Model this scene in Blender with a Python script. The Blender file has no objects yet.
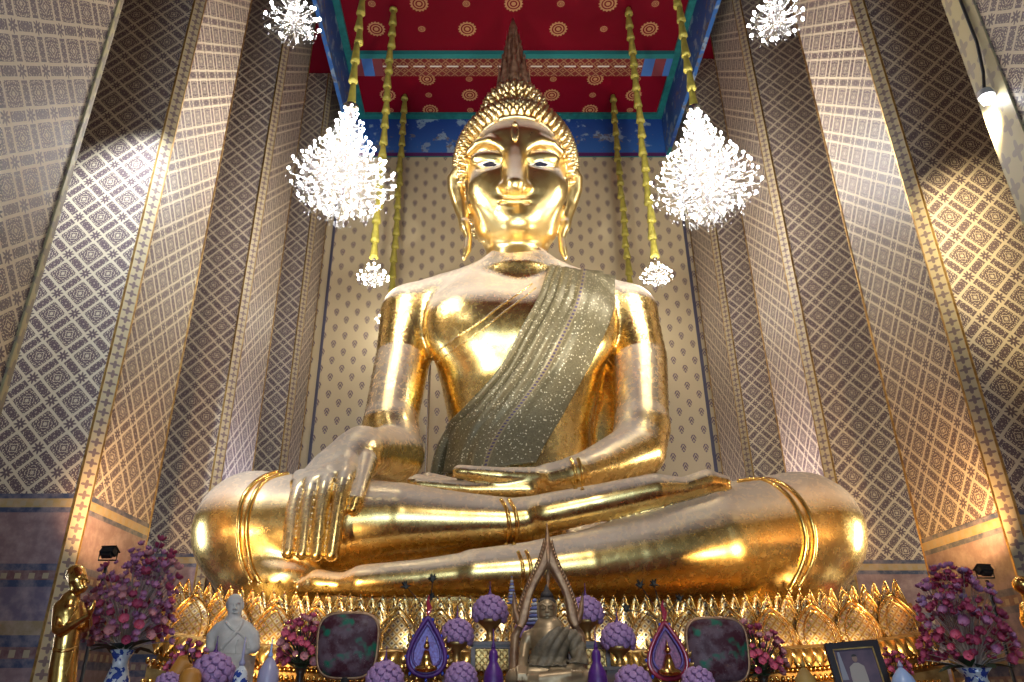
import bpy, bmesh, math, random
import numpy as np
from mathutils import Vector, Matrix, Euler
from mathutils.bvhtree import BVHTree

random.seed(7); np.random.seed(7)
SC = bpy.context.scene
COL = SC.collection
PI = math.pi

# ------------------------------------------------------------------ camera
F = 742.0; PU, PV = 492.0, 341.0; PITCH = math.radians(25.2); CZ = 1.7
CP, SP = math.cos(PITCH), math.sin(PITCH)
cam = bpy.data.cameras.new('camera'); camo = bpy.data.objects.new('camera', cam); COL.objects.link(camo)
cam.sensor_width = 36; cam.lens = F / 1024 * 36; cam.shift_x = (512 - PU) / 1024
cam.clip_start = .05; cam.clip_end = 200
camo.location = (0, 0, CZ); camo.rotation_euler = (PI / 2 + PITCH, 0, 0)
SC.camera = camo
SC.view_settings.view_transform = 'Standard'; SC.view_settings.look = 'None'
SC.view_settings.gamma = 1; SC.view_settings.use_curve_mapping = False
SC.view_settings.exposure = 0.22

def ray(u, v):
    a = (PV - v) / F
    return Vector(((u - PU) / F, CP - a * SP, SP + a * CP))
def P(u, v, Y):
    d = ray(u, v); t = Y / d.y
    return Vector((d.x * t, Y, CZ + d.z * t))
def px(v, Y):                       # metres per pixel at depth Y, row v
    return Y / ray(0, v).y / F

# ------------------------------------------------------------------ object helpers
def origin(o):
    p = Vector((0, 0, 0))
    while o is not None:
        p = p + o.location; o = o.parent
    return p
def link(name, me, mat, parent=None, loc=None):
    o = bpy.data.objects.new(name, me); COL.objects.link(o)
    if mat is not None and not me.materials: me.materials.append(mat)
    if parent is not None: o.parent = parent
    if loc is not None: o.location = loc
    return o
def thing(name, label, cat, loc=(0, 0, 0), group=None):
    o = bpy.data.objects.new(name, None); COL.objects.link(o); o.location = loc
    o.empty_display_size = .2
    return tag(o, label, cat, group)
def tag(o, label, cat, group=None):
    o['label'] = label; o['category'] = cat
    if group: o['group'] = group
    return o
def struct(o):
    o['kind'] = 'structure'; return o
def stuff(o):
    o['kind'] = 'stuff'; return o
def copy_part(o, parent, loc, rot=None, scale=None):
    c = o.copy(); COL.objects.link(c); c.parent = parent; c.location = loc
    if rot is not None: c.rotation_euler = rot
    if scale is not None: c.scale = scale
    return c
def copy_tree(o, parent=None):
    c = o.copy(); COL.objects.link(c); c.parent = parent
    for ch in list(o.children): copy_tree(ch, c)
    return c

class MB:
    def __init__(s): s.v = []; s.f = []; s.uv = {}; s.mi = []
    def grid(s, pts, cu=False, cv=False, uvs=None, flip=False):
        nu, nv = len(pts), len(pts[0]); b = len(s.v)
        for r in pts: s.v.extend([tuple(p) for p in r])
        for i in range(nu - (0 if cu else 1)):
            for j in range(nv - (0 if cv else 1)):
                i2, j2 = (i + 1) % nu, (j + 1) % nv
                q = (b + i * nv + j, b + i2 * nv + j, b + i2 * nv + j2, b + i * nv + j2)
                if flip: q = q[::-1]
                if uvs is not None:
                    w = [uvs[i][j], uvs[i + 1 if not cu else i2][j], uvs[i + 1 if not cu else i2][j + 1 if not cv else j2], uvs[i][j + 1 if not cv else j2]]
                    if flip: w = w[::-1]
                    s.uv[len(s.f)] = w
                s.f.append(q)
        return s
    def poly(s, pts, uv=None):
        b = len(s.v); s.v.extend([tuple(p) for p in pts])
        if uv is not None: s.uv[len(s.f)] = uv
        s.f.append(tuple(range(b, b + len(pts)))); return s
    def box(s, lo, hi, uvm=True):
        x0, y0, z0 = lo; x1, y1, z1 = hi
        def q(p, uv): s.poly(p, uv)
        q([(x0,y0,z0),(x1,y0,z0),(x1,y0,z1),(x0,y0,z1)], [(x0,z0),(x1,z0),(x1,z1),(x0,z1)])
        q([(x1,y1,z0),(x0,y1,z0),(x0,y1,z1),(x1,y1,z1)], [(x1,z0),(x0,z0),(x0,z1),(x1,z1)])
        q([(x1,y0,z0),(x1,y1,z0),(x1,y1,z1),(x1,y0,z1)], [(y0,z0),(y1,z0),(y1,z1),(y0,z1)])
        q([(x0,y1,z0),(x0,y0,z0),(x0,y0,z1),(x0,y1,z1)], [(y1,z0),(y0,z0),(y0,z1),(y1,z1)])
        q([(x0,y0,z1),(x1,y0,z1),(x1,y1,z1),(x0,y1,z1)], [(x0,y0),(x1,y0),(x1,y1),(x0,y1)])
        q([(x0,y1,z0),(x1,y1,z0),(x1,y0,z0),(x0,y0,z0)], [(x0,y1),(x1,y1),(x1,y0),(x0,y0)])
        return s
    def lathe(s, prof, c=(0, 0, 0), n=20, caps=True):
        cx, cy, cz = c
        rows = [[(cx + r * math.cos(2 * PI * k / n), cy + r * math.sin(2 * PI * k / n), cz + z) for k in range(n)] for r, z in prof]
        b = len(s.v)
        s.grid(rows, cv=True, flip=prof[0][1] < prof[-1][1])
        if caps:
            m = len(rows)
            s.f.append(tuple(b + k for k in range(n))[::-1]); s.f.append(tuple(b + (m - 1) * n + k for k in range(n)))
        return s
    def tube(s, pts, rad, n=8, closed=False, flat=None):
        pts = [Vector(p) for p in pts]; m = len(pts)
        if not hasattr(rad, '__len__'): rad = [rad] * m
        rows = []; N = None
        for i, p in enumerate(pts):
            if closed: T = (pts[(i + 1) % m] - pts[i - 1])
            else: T = pts[min(i + 1, m - 1)] - pts[max(i - 1, 0)]
            if T.length < 1e-9: T = Vector((0, 0, 1))
            T.normalize()
            if N is None:
                N = T.cross(Vector((0, 1, 0)))
                if N.length < .1: N = T.cross(Vector((1, 0, 0)))
            N = (N - T * N.dot(T)).normalized(); B = T.cross(N)
            rows.append([p + (N * math.cos(2 * PI * k / n) + B * math.sin(2 * PI * k / n) * (flat or 1)) * rad[i] for k in range(n)])
        b = len(s.v); s.grid(rows, cu=closed, cv=True, flip=True)
        if not closed:
            s.f.append(tuple(b + k for k in range(n))); s.f.append(tuple(b + (m - 1) * n + k for k in range(n))[::-1])
        return s
    def ball(s, c, r, n=10, m=7, sc=(1, 1, 1)):
        rows = []
        for i in range(m + 1):
            th = PI * min(max(i / m, .02), .98)
            rows.append([(c[0] + r * sc[0] * math.sin(th) * math.cos(2 * PI * k / n), c[1] + r * sc[1] * math.sin(th) * math.sin(2 * PI * k / n), c[2] + r * sc[2] * math.cos(th)) for k in range(n)])
        b = len(s.v); s.grid(rows, cv=True)
        s.f.append(tuple(b + k for k in range(n))); s.f.append(tuple(b + m * n + k for k in range(n))[::-1])
        return s
    def prism(s, outline, y0, y1):   # outline in XZ (ccw seen from -Y), extruded in Y
        n = len(outline)
        s.poly([(x, y0, z) for x, z in outline], [(x, z) for x, z in outline])
        s.poly([(x, y1, z) for x, z in outline][::-1], [(x, z) for x, z in outline][::-1])
        for i in range(n):
            a, b_ = outline[i], outline[(i + 1) % n]
            s.poly([(a[0], y0, a[1]), (a[0], y1, a[1]), (b_[0], y1, b_[1]), (b_[0], y0, b_[1])])
        return s
    def mesh(s, name, smooth=True, off=(0, 0, 0)):
        me = bpy.data.meshes.new(name)
        ox, oy, oz = off
        me.from_pydata([(x - ox, y - oy, z - oz) for x, y, z in s.v], [], s.f)
        if s.uv:
            ul = me.uv_layers.new(name='UVMap'); li = 0
            dat = np.zeros((len(me.loops), 2), np.float32)
            for fi, poly in enumerate(me.polygons):
                w = s.uv.get(fi)
                if w is not None:
                    for k, q in enumerate(w): dat[poly.loop_start + k] = q
            ul.data.foreach_set('uv', dat.ravel())
        if smooth: me.polygons.foreach_set('use_smooth', [True] * len(me.polygons))
        me.update(); return me
    def obj(s, name, mat, parent=None, smooth=True, local=False, sharp=None):
        off = (0, 0, 0) if (parent is None or local) else origin(parent)
        me = s.mesh(name, smooth, off)
        if sharp: me.set_sharp_from_angle(angle=math.radians(sharp))
        return link(name, me, mat, parent)

# ------------------------------------------------------------------ signed distance modelling
class SDF:
    def __init__(s, lo, hi, vox):
        s.lo = np.array(lo, float); s.vox = vox
        n = np.ceil((np.array(hi) - s.lo) / vox).astype(int) + 1
        s.ax = [s.lo[i] + vox * np.arange(n[i]) for i in range(3)]
        s.F = np.full(n, 9.0, np.float32)
    def _sl(s, lo, hi):
        return tuple(slice(max(0, int((lo[i] - s.lo[i]) / s.vox)), max(1, min(s.F.shape[i], int((hi[i] - s.lo[i]) / s.vox) + 2))) for i in range(3))
    def put(s, lo, hi, fn, k=.1, op='add', pad=None):
        pad = (k * 1.2 + s.vox * 3) if pad is None else pad
        sl = s._sl(np.array(lo) - pad, np.array(hi) + pad)
        X = s.ax[0][sl[0]][:, None, None]; Y = s.ax[1][sl[1]][None, :, None]; Z = s.ax[2][sl[2]][None, None, :]
        d = fn(X, Y, Z).astype(np.float32); f = s.F[sl]
        if d.size == 0: return
        if op == 'add':
            h = np.clip(.5 + .5 * (f - d) / k, 0, 1); s.F[sl] = f * (1 - h) + d * h - k * h * (1 - h)
        elif op == 'sub':
            d = -d; h = np.clip(.5 - .5 * (f - d) / k, 0, 1); s.F[sl] = f * (1 - h) + d * h + k * h * (1 - h)
        else:
            s.F[sl] = np.maximum(f, d)
    def rc(s, a, b, ra, rb, k=.1, op='add'):
        a = np.array(a, float); b = np.array(b, float); R = max(ra, rb); ba = b - a; L2 = max(float(ba @ ba), 1e-9)
        def fn(X, Y, Z):
            px_, py_, pz_ = X - a[0], Y - a[1], Z - a[2]
            t = np.clip((px_ * ba[0] + py_ * ba[1] + pz_ * ba[2]) / L2, 0, 1)
            return np.sqrt((px_ - t * ba[0]) ** 2 + (py_ - t * ba[1]) ** 2 + (pz_ - t * ba[2]) ** 2) - (ra + (rb - ra) * t)
        s.put(np.minimum(a, b) - R, np.maximum(a, b) + R, fn, k, op)
    def chain(s, pts, k=.1, op='add'):
        A = [np.array(p, float) for p, _ in pts]; R = [r for _, r in pts]; m = max(R)
        def fn(X, Y, Z):
            out = None
            for i in range(len(A) - 1):
                a = A[i]; ba = A[i + 1] - a; L2 = max(float(ba @ ba), 1e-9)
                x, y, z = X - a[0], Y - a[1], Z - a[2]
                t = np.clip((x * ba[0] + y * ba[1] + z * ba[2]) / L2, 0, 1)
                d = np.sqrt((x - t * ba[0]) ** 2 + (y - t * ba[1]) ** 2 + (z - t * ba[2]) ** 2) - (R[i] + (R[i + 1] - R[i]) * t)
                if out is None: out = d
                else:
                    h = np.clip(.5 + .5 * (out - d) / .004, 0, 1); out = out * (1 - h) + d * h
            return out
        s.put(np.min(A, 0) - m, np.max(A, 0) + m, fn, k, op)
    def ell(s, c, r, k=.1, op='add', rot=None):
        c = np.array(c, float); r = np.array(r, float)
        M = np.array(Euler(rot).to_matrix()).T if rot else None
        def fn(X, Y, Z):
            x, y, z = X - c[0], Y - c[1], Z - c[2]
            if M is not None: x, y, z = (M[i, 0] * x + M[i, 1] * y + M[i, 2] * z for i in range(3))
            k0 = np.sqrt((x / r[0]) ** 2 + (y / r[1]) ** 2 + (z / r[2]) ** 2)
            k1 = np.sqrt((x / r[0] ** 2) ** 2 + (y / r[1] ** 2) ** 2 + (z / r[2] ** 2) ** 2) + 1e-6
            return k0 * (k0 - 1) / k1
        R = max(r); lo, hi = (c - r, c + r) if M is None else (c - R, c + R)
        s.put(lo, hi, fn, k, op)
    def loft(s, lev, k=.2, op='add', e=2.0):
        L = np.array(lev, float)   # z, cx, cy, hw, hd
        def fn(X, Y, Z):
            z = Z[0, 0]; v = [smooth_interp(z, L[:, 0], L[:, i])[None, None, :] for i in range(1, 5)]
            q = ((np.abs(X - v[0]) / v[2]) ** e + (np.abs(Y - v[1]) / v[3]) ** e) ** (1 / e)
            d = (q - 1) * np.minimum(v[2], v[3])
            return np.maximum(d, np.maximum(L[0, 0] - Z, Z - L[-1, 0]))
        s.put((min(L[:, 1] - L[:, 3]), min(L[:, 2] - L[:, 4]), L[0, 0]), (max(L[:, 1] + L[:, 3]), max(L[:, 2] + L[:, 4]), L[-1, 0]), fn, k, op)
    def mesh(s, name, smooth_it=2):
        Fd = s.F; n = np.array(Fd.shape); S = Fd < 0
        c = [(i, j, k) for i in (0, 1) for j in (0, 1) for k in (0, 1)]
        cs = lambda A, o: A[o[0]:n[0] - 1 + o[0], o[1]:n[1] - 1 + o[1], o[2]:n[2] - 1 + o[2]]
        cnt = np.zeros(n - 1, np.int8)
        for o in c: cnt += cs(S, o)
        act = np.argwhere((cnt > 0) & (cnt < 8)); idx = np.full(n - 1, -1, np.int32)
        idx[act[:, 0], act[:, 1], act[:, 2]] = np.arange(len(act))
        val = {o: Fd[act[:, 0] + o[0], act[:, 1] + o[1], act[:, 2] + o[2]] for o in c}
        acc = np.zeros((len(act), 3)); w = np.zeros(len(act))
        for a in c:
            for ax in range(3):
                if a[ax]: continue
                b = list(a); b[ax] = 1; b = tuple(b)
                va, vb = val[a], val[b]; cr = (va < 0) != (vb < 0)
                t = np.where(cr, va / np.where(va == vb, 1, va - vb), 0)
                p = np.tile(np.array(a, float), (len(act), 1)); p[:, ax] += t
                acc += p * cr[:, None]; w += cr
        V = (acc / w[:, None] + act) * s.vox + s.lo
        quads = []
        for ax in range(3):
            o1, o2 = [(1, 2), (2, 0), (0, 1)][ax]
            sl0 = [slice(None)] * 3; sl1 = [slice(None)] * 3
            sl0[ax] = slice(0, n[ax] - 1); sl1[ax] = slice(1, n[ax])
            A, B = S[tuple(sl0)], S[tuple(sl1)]
            E = np.argwhere(A != B)
            E = E[(E[:, o1] > 0) & (E[:, o2] > 0) & (E[:, o1] < n[o1] - 1) & (E[:, o2] < n[o2] - 1)]
            ins = S[E[:, 0], E[:, 1], E[:, 2]]
            def cell(d1, d2):
                q = E.copy(); q[:, o1] -= d1; q[:, o2] -= d2
                return idx[q[:, 0], q[:, 1], q[:, 2]]
            Q = np.stack([cell(1, 1), cell(0, 1), cell(0, 0), cell(1, 0)], 1)
            Q[~ins] = Q[~ins][:, ::-1]; quads.append(Q)
        Q = np.concatenate(quads); Q = Q[(Q >= 0).all(1)]
        for it in range(smooth_it):
            for lam in (.5, -.52):
                A = np.zeros_like(V); W = np.zeros(len(V))
                for i in range(4):
                    j = (i + 1) % 4
                    np.add.at(A, Q[:, i], V[Q[:, j]]); np.add.at(W, Q[:, i], 1)
                    np.add.at(A, Q[:, j], V[Q[:, i]]); np.add.at(W, Q[:, j], 1)
                V = V + lam * (A / np.maximum(W, 1)[:, None] - V)
        s.V, s.Q = V, Q
        return V, Q
    def obj(s, name, mat, parent=None, it=2):
        V, Q = s.mesh(name, it)
        off = np.array(origin(parent)) if parent else np.zeros(3)
        return link(name, vq_mesh(name, V - off, Q), mat, parent)
def vq_mesh(name, V, Q):
    me = bpy.data.meshes.new(name); me.vertices.add(len(V)); me.vertices.foreach_set('co', V.astype(np.float32).ravel())
    me.loops.add(len(Q) * 4); me.loops.foreach_set('vertex_index', Q.astype(np.int32).ravel())
    me.polygons.add(len(Q)); me.polygons.foreach_set('loop_start', np.arange(0, len(Q) * 4, 4, dtype=np.int32))
    me.update(calc_edges=True); me.validate()
    me.polygons.foreach_set('use_smooth', [True] * len(me.polygons)); return me
def smooth_interp(z, xs, ys):
    i = np.clip(np.searchsorted(xs, z) - 1, 0, len(xs) - 2)
    m = np.gradient(ys, xs); h = xs[i + 1] - xs[i]; t = np.clip((z - xs[i]) / h, 0, 1)
    return (2*t**3 - 3*t**2 + 1) * ys[i] + (t**3 - 2*t**2 + t) * h * m[i] + (-2*t**3 + 3*t**2) * ys[i+1] + (t**3 - t**2) * h * m[i+1]

# ------------------------------------------------------------------ node helper
class NT:
    def __init__(s, name):
        s.m = bpy.data.materials.new(name); s.m.use_nodes = True; s.t = s.m.node_tree; s.t.nodes.clear()
        s.out = s.t.nodes.new('ShaderNodeOutputMaterial')
    def n(s, typ, **kw):
        x = s.t.nodes.new(typ)
        for k, v in kw.items(): setattr(x, k, v)
        return x
    def set(s, sock, v):
        if isinstance(v, bpy.types.NodeSocket): s.t.links.new(v, sock)
        elif v is not None:
            if hasattr(sock.default_value, '__len__') and hasattr(v, '__len__') and len(sock.default_value) == 4 and len(v) == 3: v = (*v, 1)
            sock.default_value = v
    def ma(s, op, a, b=None, c=None, clamp=False):
        x = s.n('ShaderNodeMath', operation=op, use_clamp=clamp); s.set(x.inputs[0], a)
        if b is not None: s.set(x.inputs[1], b)
        if c is not None: s.set(x.inputs[2], c)
        return x.outputs[0]
    def mix(s, f, a, b):
        x = s.n('ShaderNodeMix', data_type='RGBA'); s.set(x.inputs['Factor'], f); s.set(x.inputs[6], a); s.set(x.inputs[7], b); return x.outputs[2]
    def uv(s): return s.n('ShaderNodeTexCoord').outputs['UV']
    def objc(s): return s.n('ShaderNodeTexCoord').outputs['Object']
    def sep(s, v):
        x = s.n('ShaderNodeSeparateXYZ'); s.set(x.inputs[0], v); return x.outputs
    def comb(s, a, b, c=0.0):
        x = s.n('ShaderNodeCombineXYZ')
        for i, v in enumerate((a, b, c)): s.set(x.inputs[i], v)
        return x.outputs[0]
    def noise(s, vec, scale, detail=2, rough=.5, col=False):
        x = s.n('ShaderNodeTexNoise'); s.set(x.inputs['Vector'], vec); x.inputs['Scale'].default_value = scale
        x.inputs['Detail'].default_value = detail; x.inputs['Roughness'].default_value = rough
        return x.outputs['Color' if col else 'Fac']
    def voro(s, vec, scale, out='Distance'):
        x = s.n('ShaderNodeTexVoronoi'); s.set(x.inputs['Vector'], vec); x.inputs['Scale'].default_value = scale; return x.outputs[out]
    def ramp(s, f, stops, mode='LINEAR'):
        x = s.n('ShaderNodeValToRGB'); x.color_ramp.interpolation = mode; e = x.color_ramp.elements
        while len(e) < len(stops): e.new(.5)
        for k, (p, c) in enumerate(stops): e[k].position = p; e[k].color = (*c, 1)
        s.set(x.inputs[0], f); return x.outputs[0]
    def lt(s, a, b): return s.ma('LESS_THAN', a, b)
    def gt(s, a, b): return s.ma('GREATER_THAN', a, b)
    def band(s, x, c, w): return s.lt(s.ma('ABSOLUTE', s.ma('SUBTRACT', x, c)), w)
    def bump(s, h, st=.2, dist=.02):
        x = s.n('ShaderNodeBump'); s.set(x.inputs['Height'], h); x.inputs['Strength'].default_value = st; x.inputs['Distance'].default_value = dist; return x.outputs[0]
    def bsdf(s, col, rough=.5, metal=0.0, normal=None, **kw):
        x = s.n('ShaderNodeBsdfPrincipled'); s.set(x.inputs['Base Color'], col); s.set(x.inputs['Roughness'], rough); s.set(x.inputs['Metallic'], metal)
        if normal is not None: s.set(x.inputs['Normal'], normal)
        for k, v in kw.items(): s.set(x.inputs[k.replace('_', ' ')], v)
        return x.outputs[0]
    def done(s, sh): s.t.links.new(sh, s.out.inputs[0]); return s.m

def plain(name, col, rough=.5, metal=0.0, **kw):
    t = NT(name); return t.done(t.bsdf(col, rough, metal, **kw))
def mottled(name, c1, c2, scale=8, rough=.5, metal=0.0, bump=.15):
    t = NT(name); o = t.objc(); f = t.noise(o, scale, 4)
    f2 = t.ramp(f, [(.35, (0, 0, 0)), (.65, (1, 1, 1))])
    return t.done(t.bsdf(t.mix(f2, c1, c2), rough, metal, t.bump(f, bump)))
def emit(name, col, st):
    t = NT(name); e = t.n('ShaderNodeEmission'); t.set(e.inputs[0], col); e.inputs[1].default_value = st; return t.done(e.outputs[0])

def gold_leaf(name, col=(.95, .70, .28), col2=(.87, .56, .17), r0=.17, r1=.36, painted_sheen=True, scale=1.0, d0=.13):
    t = NT(name); o = t.objc()
    n1 = t.noise(o, 1.1 * scale, 3, .5); n2 = t.noise(o, 9 * scale, 3, .6)
    vc = t.sep(t.voro(o, 3.2 * scale, 'Color'))[0]
    f = t.ma('ADD', t.ma('MULTIPLY', n1, .7), t.ma('MULTIPLY', vc, .25))
    c = t.mix(t.ramp(f, [(.38, (0, 0, 0)), (.72, (1, 1, 1))]), col, col2)
    r = t.ma('MULTIPLY_ADD', n2, r1 - r0, r0)
    b = t.bump(t.ma('ADD', n1, t.ma('MULTIPLY', n2, .12)), .035, .05 / scale)
    g = t.bsdf(c, r, 1.0, b)
    if not painted_sheen: return t.done(g)
    nz = t.sep(t.n('ShaderNodeNewGeometry').outputs['Normal'])[2]  # whitish reflections painted as a pale coat where the gold faces up
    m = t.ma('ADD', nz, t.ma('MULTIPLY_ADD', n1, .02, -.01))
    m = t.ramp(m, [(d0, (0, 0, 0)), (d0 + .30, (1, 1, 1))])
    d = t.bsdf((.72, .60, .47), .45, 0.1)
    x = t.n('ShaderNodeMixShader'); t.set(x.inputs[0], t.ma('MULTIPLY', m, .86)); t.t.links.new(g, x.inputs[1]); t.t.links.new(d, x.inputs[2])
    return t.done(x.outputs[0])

def damask(name, cream=(.56, .47, .33), dark=(.095, .063, .068), p=.50):
    t = NT(name); u, v, _ = t.sep(t.uv())
    s2 = 1 / (math.sqrt(2) * p)
    r1 = t.ma('MULTIPLY', t.ma('ADD', u, v), s2); r2 = t.ma('MULTIPLY', t.ma('SUBTRACT', u, v), s2)
    f1 = t.ma('FRACT', r1); f2 = t.ma('FRACT', r2)
    # mirrored local coordinates inside the big square (f>.32)
    q1 = t.ma('ABSOLUTE', t.ma('SUBTRACT', f1, .66)); q2 = t.ma('ABSOLUTE', t.ma('SUBTRACT', f2, .66))
    sq = t.ma('MULTIPLY', t.lt(q1, .30), t.lt(q2, .30))
    mx = t.ma('MAXIMUM', q1, q2); mn = t.ma('MINIMUM', q1, q2)
    nz = t.noise(t.comb(mx, mn, 0), 17, 1)
    flor = t.ma('MULTIPLY', sq, t.gt(nz, .445))
    a1 = t.ma('ABSOLUTE', t.ma('SUBTRACT', f1, .16)); a2 = t.ma('ABSOLUTE', t.ma('SUBTRACT', f2, .16))
    def bar(a, q): return t.ma('MULTIPLY', t.ma('MULTIPLY', t.lt(a, .118), t.lt(q, .29)), t.gt(t.noise(t.comb(a, q, 3.1), 21, 1), .41))
    bars = t.ma('MAXIMUM', bar(a1, q2), bar(a2, q1))
    rr = t.ma('SQRT', t.ma('ADD', t.ma('MULTIPLY', a1, a1), t.ma('MULTIPLY', a2, a2)))
    th = t.ma('ARCTAN2', t.ma('SUBTRACT', f1, .16), t.ma('SUBTRACT', f2, .16))
    star = t.ma('MULTIPLY', t.lt(rr, t.ma('MULTIPLY_ADD', t.ma('COSINE', t.ma('MULTIPLY', th, 8)), .05, .14)), t.gt(rr, .025))
    m = t.ma('MAXIMUM', t.ma('MAXIMUM', flor, bars), star)
    big = t.noise(t.uv(), .35, 2)
    dk = t.mix(big, dark, tuple(min(1, c * 1.5) for c in dark))
    c = t.mix(m, cream, dk)
    return t.done(t.bsdf(c, .45, 0.0, t.bump(m, .2, .01)))

def dado_mat(name):
    t = NT(name); u, v, _ = t.sep(t.uv())
    B = (.035, .05, .10); G = (.34, .24, .10); W = (.13, .10, .14); PK = (.20, .125, .13); R = (.13, .06, .06); Y = (.24, .17, .09)
    H = 4.4
    st = [(0, PK), (1.95, B), (2.05, R), (2.2, B), (2.33, Y), (2.5, W), (2.92, B), (3.0, R), (3.12, B), (3.2, PK), (3.88, B), (3.95, G), (4.07, B), (4.14, (.3, .25, .25))]
    base = t.ramp(t.ma('DIVIDE', v, H), [(a / H, c) for a, c in st], 'CONSTANT')
    n = t.noise(t.uv(), 5, 6, .65); n2 = t.voro(t.uv(), 9)
    c = t.mix(t.ramp(n, [(.4, (0, 0, 0)), (.62, (1, 1, 1))]), base, (.34, .25, .24))
    mm = t.n('ShaderNodeMix', data_type='RGBA'); t.set(mm.inputs[0], t.ramp(n, [(.42, (0, 0, 0)), (.66, (.75, .75, .75))])); t.set(mm.inputs[6], base); t.set(mm.inputs[7], t.mix(.5, base, (.5, .38, .34)))
    fl = t.lt(t.ma('ABSOLUTE', t.ma('SUBTRACT', t.ma('FRACT', t.ma('MULTIPLY', u, 5.5)), .5)), .22)
    inb = t.ma('MAXIMUM', t.ma('MAXIMUM', t.band(v, 4.01, .035), t.band(v, 3.06, .035)), t.band(v, 2.12, .045))
    c = t.mix(t.ma('MULTIPLY', fl, inb), mm.outputs[2], (.34, .27, .17))
    return t.done(t.bsdf(c, .4, 0.0, t.bump(n, .1, .01)))

def border_mat(name, cream=(.62, .50, .27), dark=(.13, .085, .09), step=.19, us=1.0):
    t = NT(name); u, v, _ = t.sep(t.uv())
    fu = t.ma('SUBTRACT', t.ma('FRACT', t.ma('MULTIPLY', u, us)), .5); fv = t.ma('SUBTRACT', t.ma('FRACT', t.ma('DIVIDE', v, step)), .5)
    th = t.ma('ARCTAN2', fu, fv); rr = t.ma('SQRT', t.ma('ADD', t.ma('MULTIPLY', fu, fu), t.ma('MULTIPLY', fv, fv)))
    m = t.lt(rr, t.ma('MULTIPLY_ADD', t.ma('COSINE', t.ma('MULTIPLY', th, 4)), .12, .30))
    return t.done(t.bsdf(t.mix(m, cream, dark), .45))

def backwall_mat(name):
    t = NT(name); u, v, _ = t.sep(t.uv())
    W, Hh = .66, .56
    def bud(du, dv):
        x = t.ma('MULTIPLY', t.ma('SUBTRACT', t.ma('FRACT', t.ma('ADD', t.ma('DIVIDE', u, W), du)), .5), W)
        z = t.ma('MULTIPLY', t.ma('SUBTRACT', t.ma('FRACT', t.ma('ADD', t.ma('DIVIDE', v, Hh), dv)), .5), Hh)
        ax = t.ma('ABSOLUTE', x)
        # pointed base at the bottom, round top
        w = t.ma('MULTIPLY', t.ma('ADD', z, .13), t.ma('SUBTRACT', .125, z))
        wid = t.ma('MULTIPLY', t.ma('SQRT', t.ma('MAXIMUM', w, 0.0)), t.ma('MULTIPLY_ADD', z, 1.6, .62))
        body = t.lt(ax, wid)
        lines = t.gt(t.ma('SINE', t.ma('MULTIPLY', t.ma('ADD', ax, t.ma('MULTIPLY', z, .55)), 95)), -.45)
        return t.ma('MULTIPLY', body, lines)
    m = t.ma('MAXIMUM', bud(0, 0), bud(.5, .5))
    n = t.noise(t.uv(), .8, 4)
    base = t.mix(n, (.50, .40, .24), (.58, .47, .29))
    return t.done(t.bsdf(t.mix(m, base, (.15, .10, .12)), .55))

def ceiling_mat(name, x0=1.37, y0=16.98):
    t = NT(name); X, Y, Z = t.sep(t.objc())
    sx = t.ma('DIVIDE', t.ma('SUBTRACT', X, x0 + .72), 1.435); far = t.gt(Y, 17.7); sy = t.ma('DIVIDE', t.ma('SUBTRACT', Y, t.ma('MULTIPLY_ADD', far, 1.37, y0)), t.ma('MULTIPLY_ADD', far, -.20, .95))
    rx = t.ma('ROUND', sx); ry = t.ma('ROUND', sy)
    par = t.ma('ABSOLUTE', t.ma('MODULO', t.ma('ADD', rx, ry), 2.0))
    dx = t.ma('MULTIPLY', t.ma('SUBTRACT', sx, rx), 1.435); dy = t.ma('MULTIPLY', t.ma('SUBTRACT', sy, ry), t.ma('MULTIPLY_ADD', far, -.20, .95))
    rr = t.ma('SQRT', t.ma('ADD', t.ma('MULTIPLY', dx, dx), t.ma('MULTIPLY', dy, dy)))
    R = t.ma('MULTIPLY_ADD', par, -.17, .29)
    q = t.ma('DIVIDE', rr, R); th = t.ma('ARCTAN2', dx, dy)
    edge = t.ma('MULTIPLY_ADD', t.ma('COSINE', t.ma('MULTIPLY', th, 16)), .07, .93)
    ring = t.ma('MULTIPLY', t.lt(q, edge), t.gt(q, .70))
    ring2 = t.ma('MULTIPLY', t.lt(q, .55), t.gt(q, .40)); core = t.lt(q, .24)
    m = t.ma('MAXIMUM', t.ma('MAXIMUM', ring, ring2), core); m = t.ma('MULTIPLY', m, t.ma('SUBTRACT', 1.0, t.band(Y, 17.75, .28)))
    n = t.noise(t.objc(), 1.3, 4)
    red = t.mix(n, (.195, .001, .012), (.155, .001, .010))
    return t.done(t.bsdf(t.mix(m, red, (.50, .26, .12)), .5, Specular_IOR_Level=.15))

def frieze_mat(name, low=.16):
    t = NT(name); u, v, _ = t.sep(t.uv()); uvv = t.uv()
    z = t.ma('SUBTRACT', v, 18.77)             # 0 at the bottom of the frieze, about 1.8 tall
    n = t.noise(uvv, 1.6, 5, .6); big = t.noise(uvv, .5, 2)
    blue = t.mix(t.ma('DIVIDE', z, 1.8), (.035, .15, .45), (.010, .04, .24))
    c = t.mix(t.ramp(n, [(.56, (0, 0, 0)), (.60, (1, 1, 1))]), blue, (.26, .36, .48))
    n2 = t.noise(t.comb(t.ma('MULTIPLY', u, 1.0), t.ma('MULTIPLY', v, 1.0), 7.0), 3.1, 4, .6)
    c = t.mix(t.ma('MULTIPLY', t.gt(n2, .60), t.lt(z, 1.0)), c, (.16, .16, .20))
    c = t.mix(t.lt(z, low), c, (.10, .02, .11)); c = t.mix(t.gt(z, 1.68), c, (.012, .16, .17))
    return t.done(t.bsdf(c, .5))

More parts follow.
